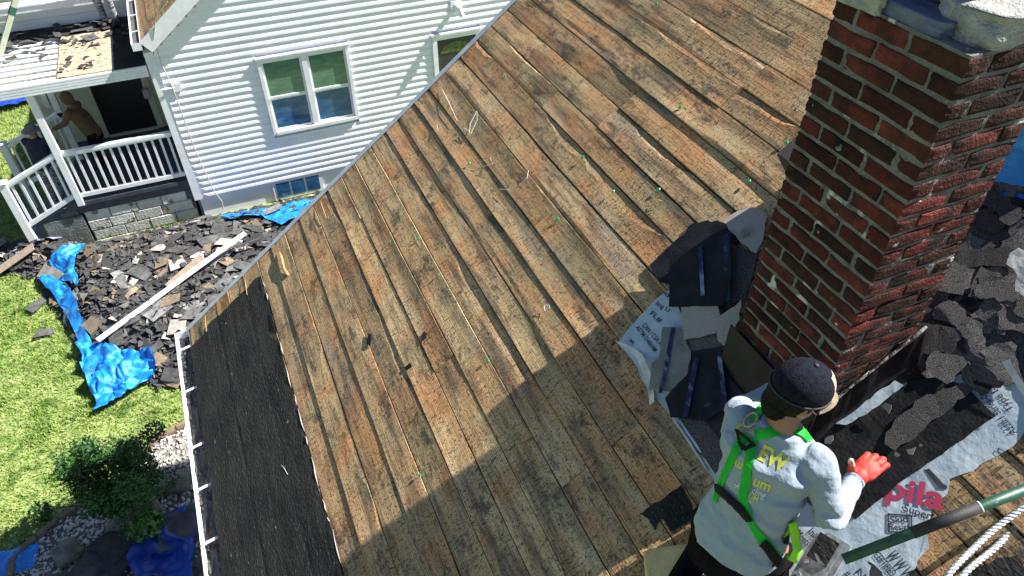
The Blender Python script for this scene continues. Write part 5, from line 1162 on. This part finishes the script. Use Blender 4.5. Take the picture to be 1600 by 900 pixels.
    for i, o_ in enumerate((-.034, -.012, .011, .032)):
        b0 = lw+dl*.10+s2*o_; p1 = b0+(dl-.2*Z_).normalized()*(.042-.004*abs(i-1.3)); p2 = p1+(dl*.5-.8*Z_).normalized()*.028; tcap(bm, b0-dl*.02, p1, .0125, .0115, 10); tcap(bm, p1, p2, .0115, .01, 10)
    b0 = lw+dl*.04+s2*.03; tcap(bm, b0, b0+(dl*.6+s2*.8).normalized()*.05, .017, .013, 10)
    keep(fuse('glove', bm, M['glove'], None, .005, 3), root)
    # --- harness straps follow the shirt surface
    bpy.context.view_layer.update(); bv = bvh_of(shirt)
    def surf(x, y, off=.004):
        h = bv.ray_cast(O, ray(x, y).normalized()); 
        if h[0] is None:
            v = ray(x, y).normalized(); best = min((bv.find_nearest(O+v*t) for t in [2.2+.02*k for k in range(40)]), key=lambda r: r[3]); return best[0]+best[1]*off, best[1]
        n_ = h[1]; n_ = n_ if n_.dot(O-h[0]) > 0 else -n_
        return h[0]+n_*off, n_
    hz = thing('x', 'x', 'x') if False else None
    bm0 = None
    def strap(name, px, w_, m, off=.005, sub=6):
        Q = []
        for (a, b) in zip(px, px[1:]):
            for k in range(sub): Q.append((a[0]+(b[0]-a[0])*k/sub, a[1]+(b[1]-a[1])*k/sub))
        Q.append(px[-1]); S = [surf(*q, off) for q in Q]; pts = [s[0] for s in S]; nn = [s[1] for s in S]
        for _ in range(3):
            pts = [pts[0]]+[(pts[i-1]+pts[i]*2+pts[i+1])/4 for i in range(1, len(pts)-1)]+[pts[-1]]; nn = [nn[0]]+[((nn[i-1]+nn[i]+nn[i+1])).normalized() for i in range(1, len(nn)-1)]+[nn[-1]]
        bm = bmesh.new(); rows = []
        for i, p in enumerate(pts):
            dd = (pts[min(i+1, len(pts)-1)]-pts[max(i-1, 0)]).normalized(); sd = dd.cross(nn[i]).normalized(); row = []
            for t in (-.5, -.46, 0, .46, .5):
                q = p+sd*w_*t; nr = bv.find_nearest(q); up_ = nr[0]+nr[1]*(nr[1].dot(O-nr[0]) > 0 and 1 or -1)*off if nr[0] and nr[3] < .03 else q
                row.append(bm.verts.new(q.lerp(up_, .6)+nn[i]*(.001 if abs(t) < .47 else 0)))
            rows.append(row)
        for a, b in zip(rows, rows[1:]):
            for k in range(4): bm.faces.new((a[k], a[k+1], b[k+1], b[k]))
        bmesh.ops.solidify(bm, geom=bm.faces[:], thickness=.0025); return kobj(name, bm, M[m], root, True)
    strap('harness_strap', [(1196, 632), (1190, 642), (1180, 660)], .040, 'strap', .008)
    strap('harness_strap', [(1182, 680), (1210, 675), (1240, 672), (1256, 678), (1264, 690)], .036, 'strap', .008)
    strap('harness_strap', [(1164, 676), (1150, 706), (1134, 738), (1122, 768), (1118, 782)], .030, 'strap', .006)
    strap('harness_strap', [(1176, 684), (1172, 720), (1166, 752), (1161, 778), (1168, 806), (1184, 832), (1204, 856), (1222, 880)], .036, 'strap', .006)
    strap('harness_strap', [(1121, 760), (1140, 780), (1158, 796), (1173, 812)], .033, 'strapb', .012)
    strap('harness_strap', [(1190, 845), (1204, 862), (1218, 880), (1226, 896)], .038, 'strapb', .013)
    strap('harness_strap', [(1238, 812), (1234, 822), (1228, 834)], .034, 'strapy', .009)
    strap('harness_strap', [(1227, 834), (1224, 848)], .034, 'strapb', .010)
    strap('chest_link', [(1153, 676), (1158, 694), (1170, 702), (1184, 694)], .010, 'strapb', .016); strap('chest_link', [(1156, 690), (1164, 704)], .012, 'strapb', .016); strap('chest_link', [(1182, 690), (1166, 704)], .012, 'strapb', .017); strap('chest_link', [(1150, 672), (1182, 698)], .010, 'strapb', .016)
    c, n_ = surf(1178, 662, .020); u_ = (dp(1178, 640, 2.5)-dp(1178, 660, 2.5)).normalized(); u_ = (u_-n_*u_.dot(n_)).normalized(); s_ = u_.cross(n_)
    bm = bmesh.new(); tube(bm, [c+u_*.030*math.sin(t)+s_*.024*math.cos(t)+n_*.002 for t in [math.tau*k/28 for k in range(29)]], .0042, 8); kobj('dorsal_ring', bm, M['brim'], root, True)
    bm = bmesh.new(); a = [bm.verts.new(c-u_*.02*0+u_*y+s_*x) for x, y in ((-.028, -.018), (.028, -.018), (.022, -.045), (-.022, -.045))]; bm.faces.new(a); bmesh.ops.solidify(bm, geom=bm.faces[:], thickness=.004); kobj('ring_plate', bm, M['brim'], root)
    pl = [surf(1236, 812, .01)[0], V(dp(1243, 840, 2.62)), V(dp(1246, 860, 2.62)), V(dp(1238, 876, 2.64)), V(dp(1232, 866, 2.66))]
    bm = bmesh.new(); rows = []
    for i, p in enumerate(pl): dd = (pl[min(i+1, 4)]-pl[max(i-1, 0)]).normalized(); sd = dd.cross(FW).normalized()*.017; rows.append([bm.verts.new(p-sd), bm.verts.new(p+sd)])
    for a, b in zip(rows, rows[1:]): bm.faces.new((a[0], a[1], b[1], b[0]))
    bmesh.ops.subdivide_edges(bm, edges=bm.edges[:], cuts=2, use_grid_fill=True); bmesh.ops.solidify(bm, geom=bm.faces[:], thickness=.003); kobj('strap_loop', bm, M['strapy'], root, True)
    # print on the back of the shirt
    def stext(s, a, b, hh, m):
        vs, fs = text_pts(s); ax, ay = a; bx_, by_ = b; ux, uy = bx_-ax, by_-ay; L = math.hypot(ux, uy); nx_, ny_ = uy/L*hh, -ux/L*hh
        keep(pyd('lettering', [surf(ax+ux*x+nx_*y, ay+uy*x+ny_*y, .0022)[0] for x, y in vs], fs, M[m]), root)
    stext('C', (1146, 680), (1157, 684), 22, 'inky'); stext('EW', (1183, 716), (1224, 738), 25, 'inky'); stext('Au', (1140, 724), (1158, 732), 15, 'inky'); stext('um', (1176, 757), (1201, 768), 17, 'inky')
    stext('-Au', (1146, 759), (1160, 768), 10, 'inkw'); stext('cling', (1174, 770), (1194, 779), 11, 'inkw'); stext('UM', (1169, 777), (1183, 784), 9, 'inky'); stext('m', (1166, 784), (1172, 787), 7, 'inkw')
    return root
roofer()
def small_person(base, h, face, label, top, bottom, hatm, arms, sit=0, hat='hat', lean=0):
    F = V((math.cos(face), math.sin(face), 0)); R = F.cross(Z_); base = V(base); s = h/1.75
    root = thing('person', label, 'person', base)
    hip = base+Z_*.92*s*(1-sit); N_ = hip+(Z_*.56+F*lean)*s; hc = N_+(Z_*.14+F*.04)*s; ch_ = hip.lerp(N_, .6)
    Rs, Ls = N_+(R*.18-Z_*.06)*s, N_+(-R*.18-Z_*.06)*s
    bm = bmesh.new(); ell(bm, hc, (R*.075*s, F*.095*s, Z_*.115*s)); tcap(bm, N_, hc, .055*s, .05*s); ell(bm, hc+F*.095*s-Z_*.02*s, (R*.014, F*.018, Z_*.02), 8, 6)
    loft(bm, [(hip, R*.14*s, F*.09*s), (ch_, R*.16*s, F*.1*s), (N_, R*.07*s, F*.06*s)])
    LG = []
    for sd in (-1, 1):
        a = hip+R*.09*sd*s; k = a+(F*.45*sit-Z_*.44*(1-sit*.6))*s; f = V((k.x-F.x*.05, k.y-F.y*.05, base.z+.06)); LG.append((a, k, f)); tcap(bm, a, k, .075*s, .05*s); tcap(bm, k, f, .05*s, .035*s)
    AR = []
    for sh, (e, w__) in zip((Rs, Ls), arms):
        e = sh+(R*e[0]+F*e[1]+Z_*e[2])*s; w__ = e+(R*w__[0]+F*w__[1]+Z_*w__[2])*s; AR.append((sh, e, w__)); tcap(bm, sh, e, .045*s, .038*s); tcap(bm, e, w__, .038*s, .026*s); d = (w__-e).normalized(); ell(bm, w__+d*.05*s, (d*.05*s, d.orthogonal().normalized()*.035*s, d.cross(d.orthogonal()).normalized()*.018*s))
        o_ = d.orthogonal().normalized()
        for k in range(4): tcap(bm, w__+d*.08*s+o_*(.012*(k-1.5)*2)*.8, w__+d*(.13-.006*abs(k-1.5))*s+o_*(.012*(k-1.5)*2), .010, .008, 8)
        tcap(bm, w__+d*.03*s, w__+(d*.06+o_*.05)*s, .012, .009, 8)
    keep(fuse('body', bm, M['skin'], None, .014, 3), root)
    bm = bmesh.new(); loft(bm, [(hip-Z_*.04, R*.17*s, F*.125*s), (ch_, R*.19*s, F*.13*s), (N_-Z_*.06, R*.16*s, F*.1*s), (N_+Z_*.01, R*.08*s, F*.075*s)])
    for a, e, w__ in AR: tcap(bm, a, e, .068*s, .055*s); tcap(bm, e, w__, .055*s, .04*s)
    keep(fuse('jacket', bm, M[top], None, .014, 5, lambda c: .008*noise.noise(c*11)), root)
    bm = bmesh.new(); loft(bm, [(hip-Z_*.12, R*.17*s, F*.12*s), (hip, R*.165*s, F*.118*s)])
    for a, k, f in LG: tcap(bm, a, k, .1*s, .07*s); tcap(bm, k, f, .07*s, .05*s)
    keep(fuse('trousers', bm, M[bottom], None, .016, 4), root)
    for a, k, f in LG: bm = bmesh.new(); ell(bm, f+F*.05-Z_*.02, (F*.13, R*.045, Z_*.045)); keep(obj('boot', bm, M['strapb'], None, True), root)
    if hat == 'hat':
        bm = bmesh.new(); ell(bm, hc+Z_*.05*s, (R*.095*s, F*.11*s, Z_*.09*s)); 
        rows = []
        for r, dz in ((.085, .02), (.13, .005), (.17, -.025)): rows.append([bm.verts.new(hc+Z_*(.03+dz)*s+(R*math.cos(t)+F*math.sin(t))*r*s) for t in [k*math.tau/24 for k in range(24)]])
        for a, b in zip(rows, rows[1:]):
            for k in range(24): bm.faces.new((a[k], a[(k+1) % 24], b[(k+1) % 24], b[k]))
        kobj('hat', bm, M[hatm], root, True)
    else:
        bm = bmesh.new(); ell(bm, hc+Z_*.01-F*.01, (R*.10*s, F*.118*s, Z_*.135*s)); ell(bm, N_-F*.05+Z_*.02, (R*.10*s, F*.075*s, Z_*.07*s)); keep(fuse('hood', bm, M[hatm], None, .012, 4), root)
    return root
pm = wx(45, 203, -3.25)
small_person((-3.08, 12.85, .62), 1.56, 1.2, 'person in grey brimmed hat and navy top standing behind the stair railing', 'navy', 'stripe', 'hat', (((.03, .1, -.24), (-.05, .22, .03)), ((-.03, .1, -.24), (.05, .22, .03))), lean=.1)
small_person((-2.18, 13.05, FZ), 1.60, 2.7, 'person in tan hooded jacket bending forward on the porch', 'tanc', 'pants', 'tanc', (((.03, .14, -.2), (0, .2, -.12)), ((-.03, .14, -.2), (0, .22, -.10))), sit=.22, hat='hood', lean=.2)
# person on the porch roof, cut by the top edge of the picture
small_person((-1.38, 13.75, RZ+.03), 1.72, -1.9, 'person standing on the porch roof at the top edge, only legs in view', 'hat', 'stripe', 'hat', (((.03, .1, -.26), (0, .12, -.2)), ((-.03, .1, -.26), (0, .12, -.2))), lean=.15)
rr = random.Random(60)
for i in range(64):
    x, y = rr.uniform(-3.0, -1.0), rr.uniform(13.2, 14.05)
    if 38 > i > 16: x, y = rr.uniform(-2.1, -1.42), rr.uniform(12.1, 13.6)
    if i > 54: x, y = rr.uniform(-3.0, -2.3), rr.uniform(12.9, 13.6)  # dark scraps added among the slats to suggest their dark gaps
    me = SM[rr.randrange(14)]; o = bpy.data.objects.new('shingle_scrap', me); COL.objects.link(o); s_ = rr.uniform(.35, .7) if i <= 16 or i >= 38 else rr.uniform(.15, .4); o.scale = (s_, s_, 1); o.location = (x, y, RZ+.035+rr.uniform(0, .03)); o.rotation_euler = (rr.gauss(0, .2), rr.gauss(0, .2), rr.uniform(0, 6)); tag(o, 'small dark scrap scattered on the plywood of the porch roof' if 38 > i > 16 else 'dark torn scrap piled along the back of the porch roof', 'shingle scrap', 'scraps on the plywood' if 38 > i > 16 else 'scraps along the back of the porch roof')
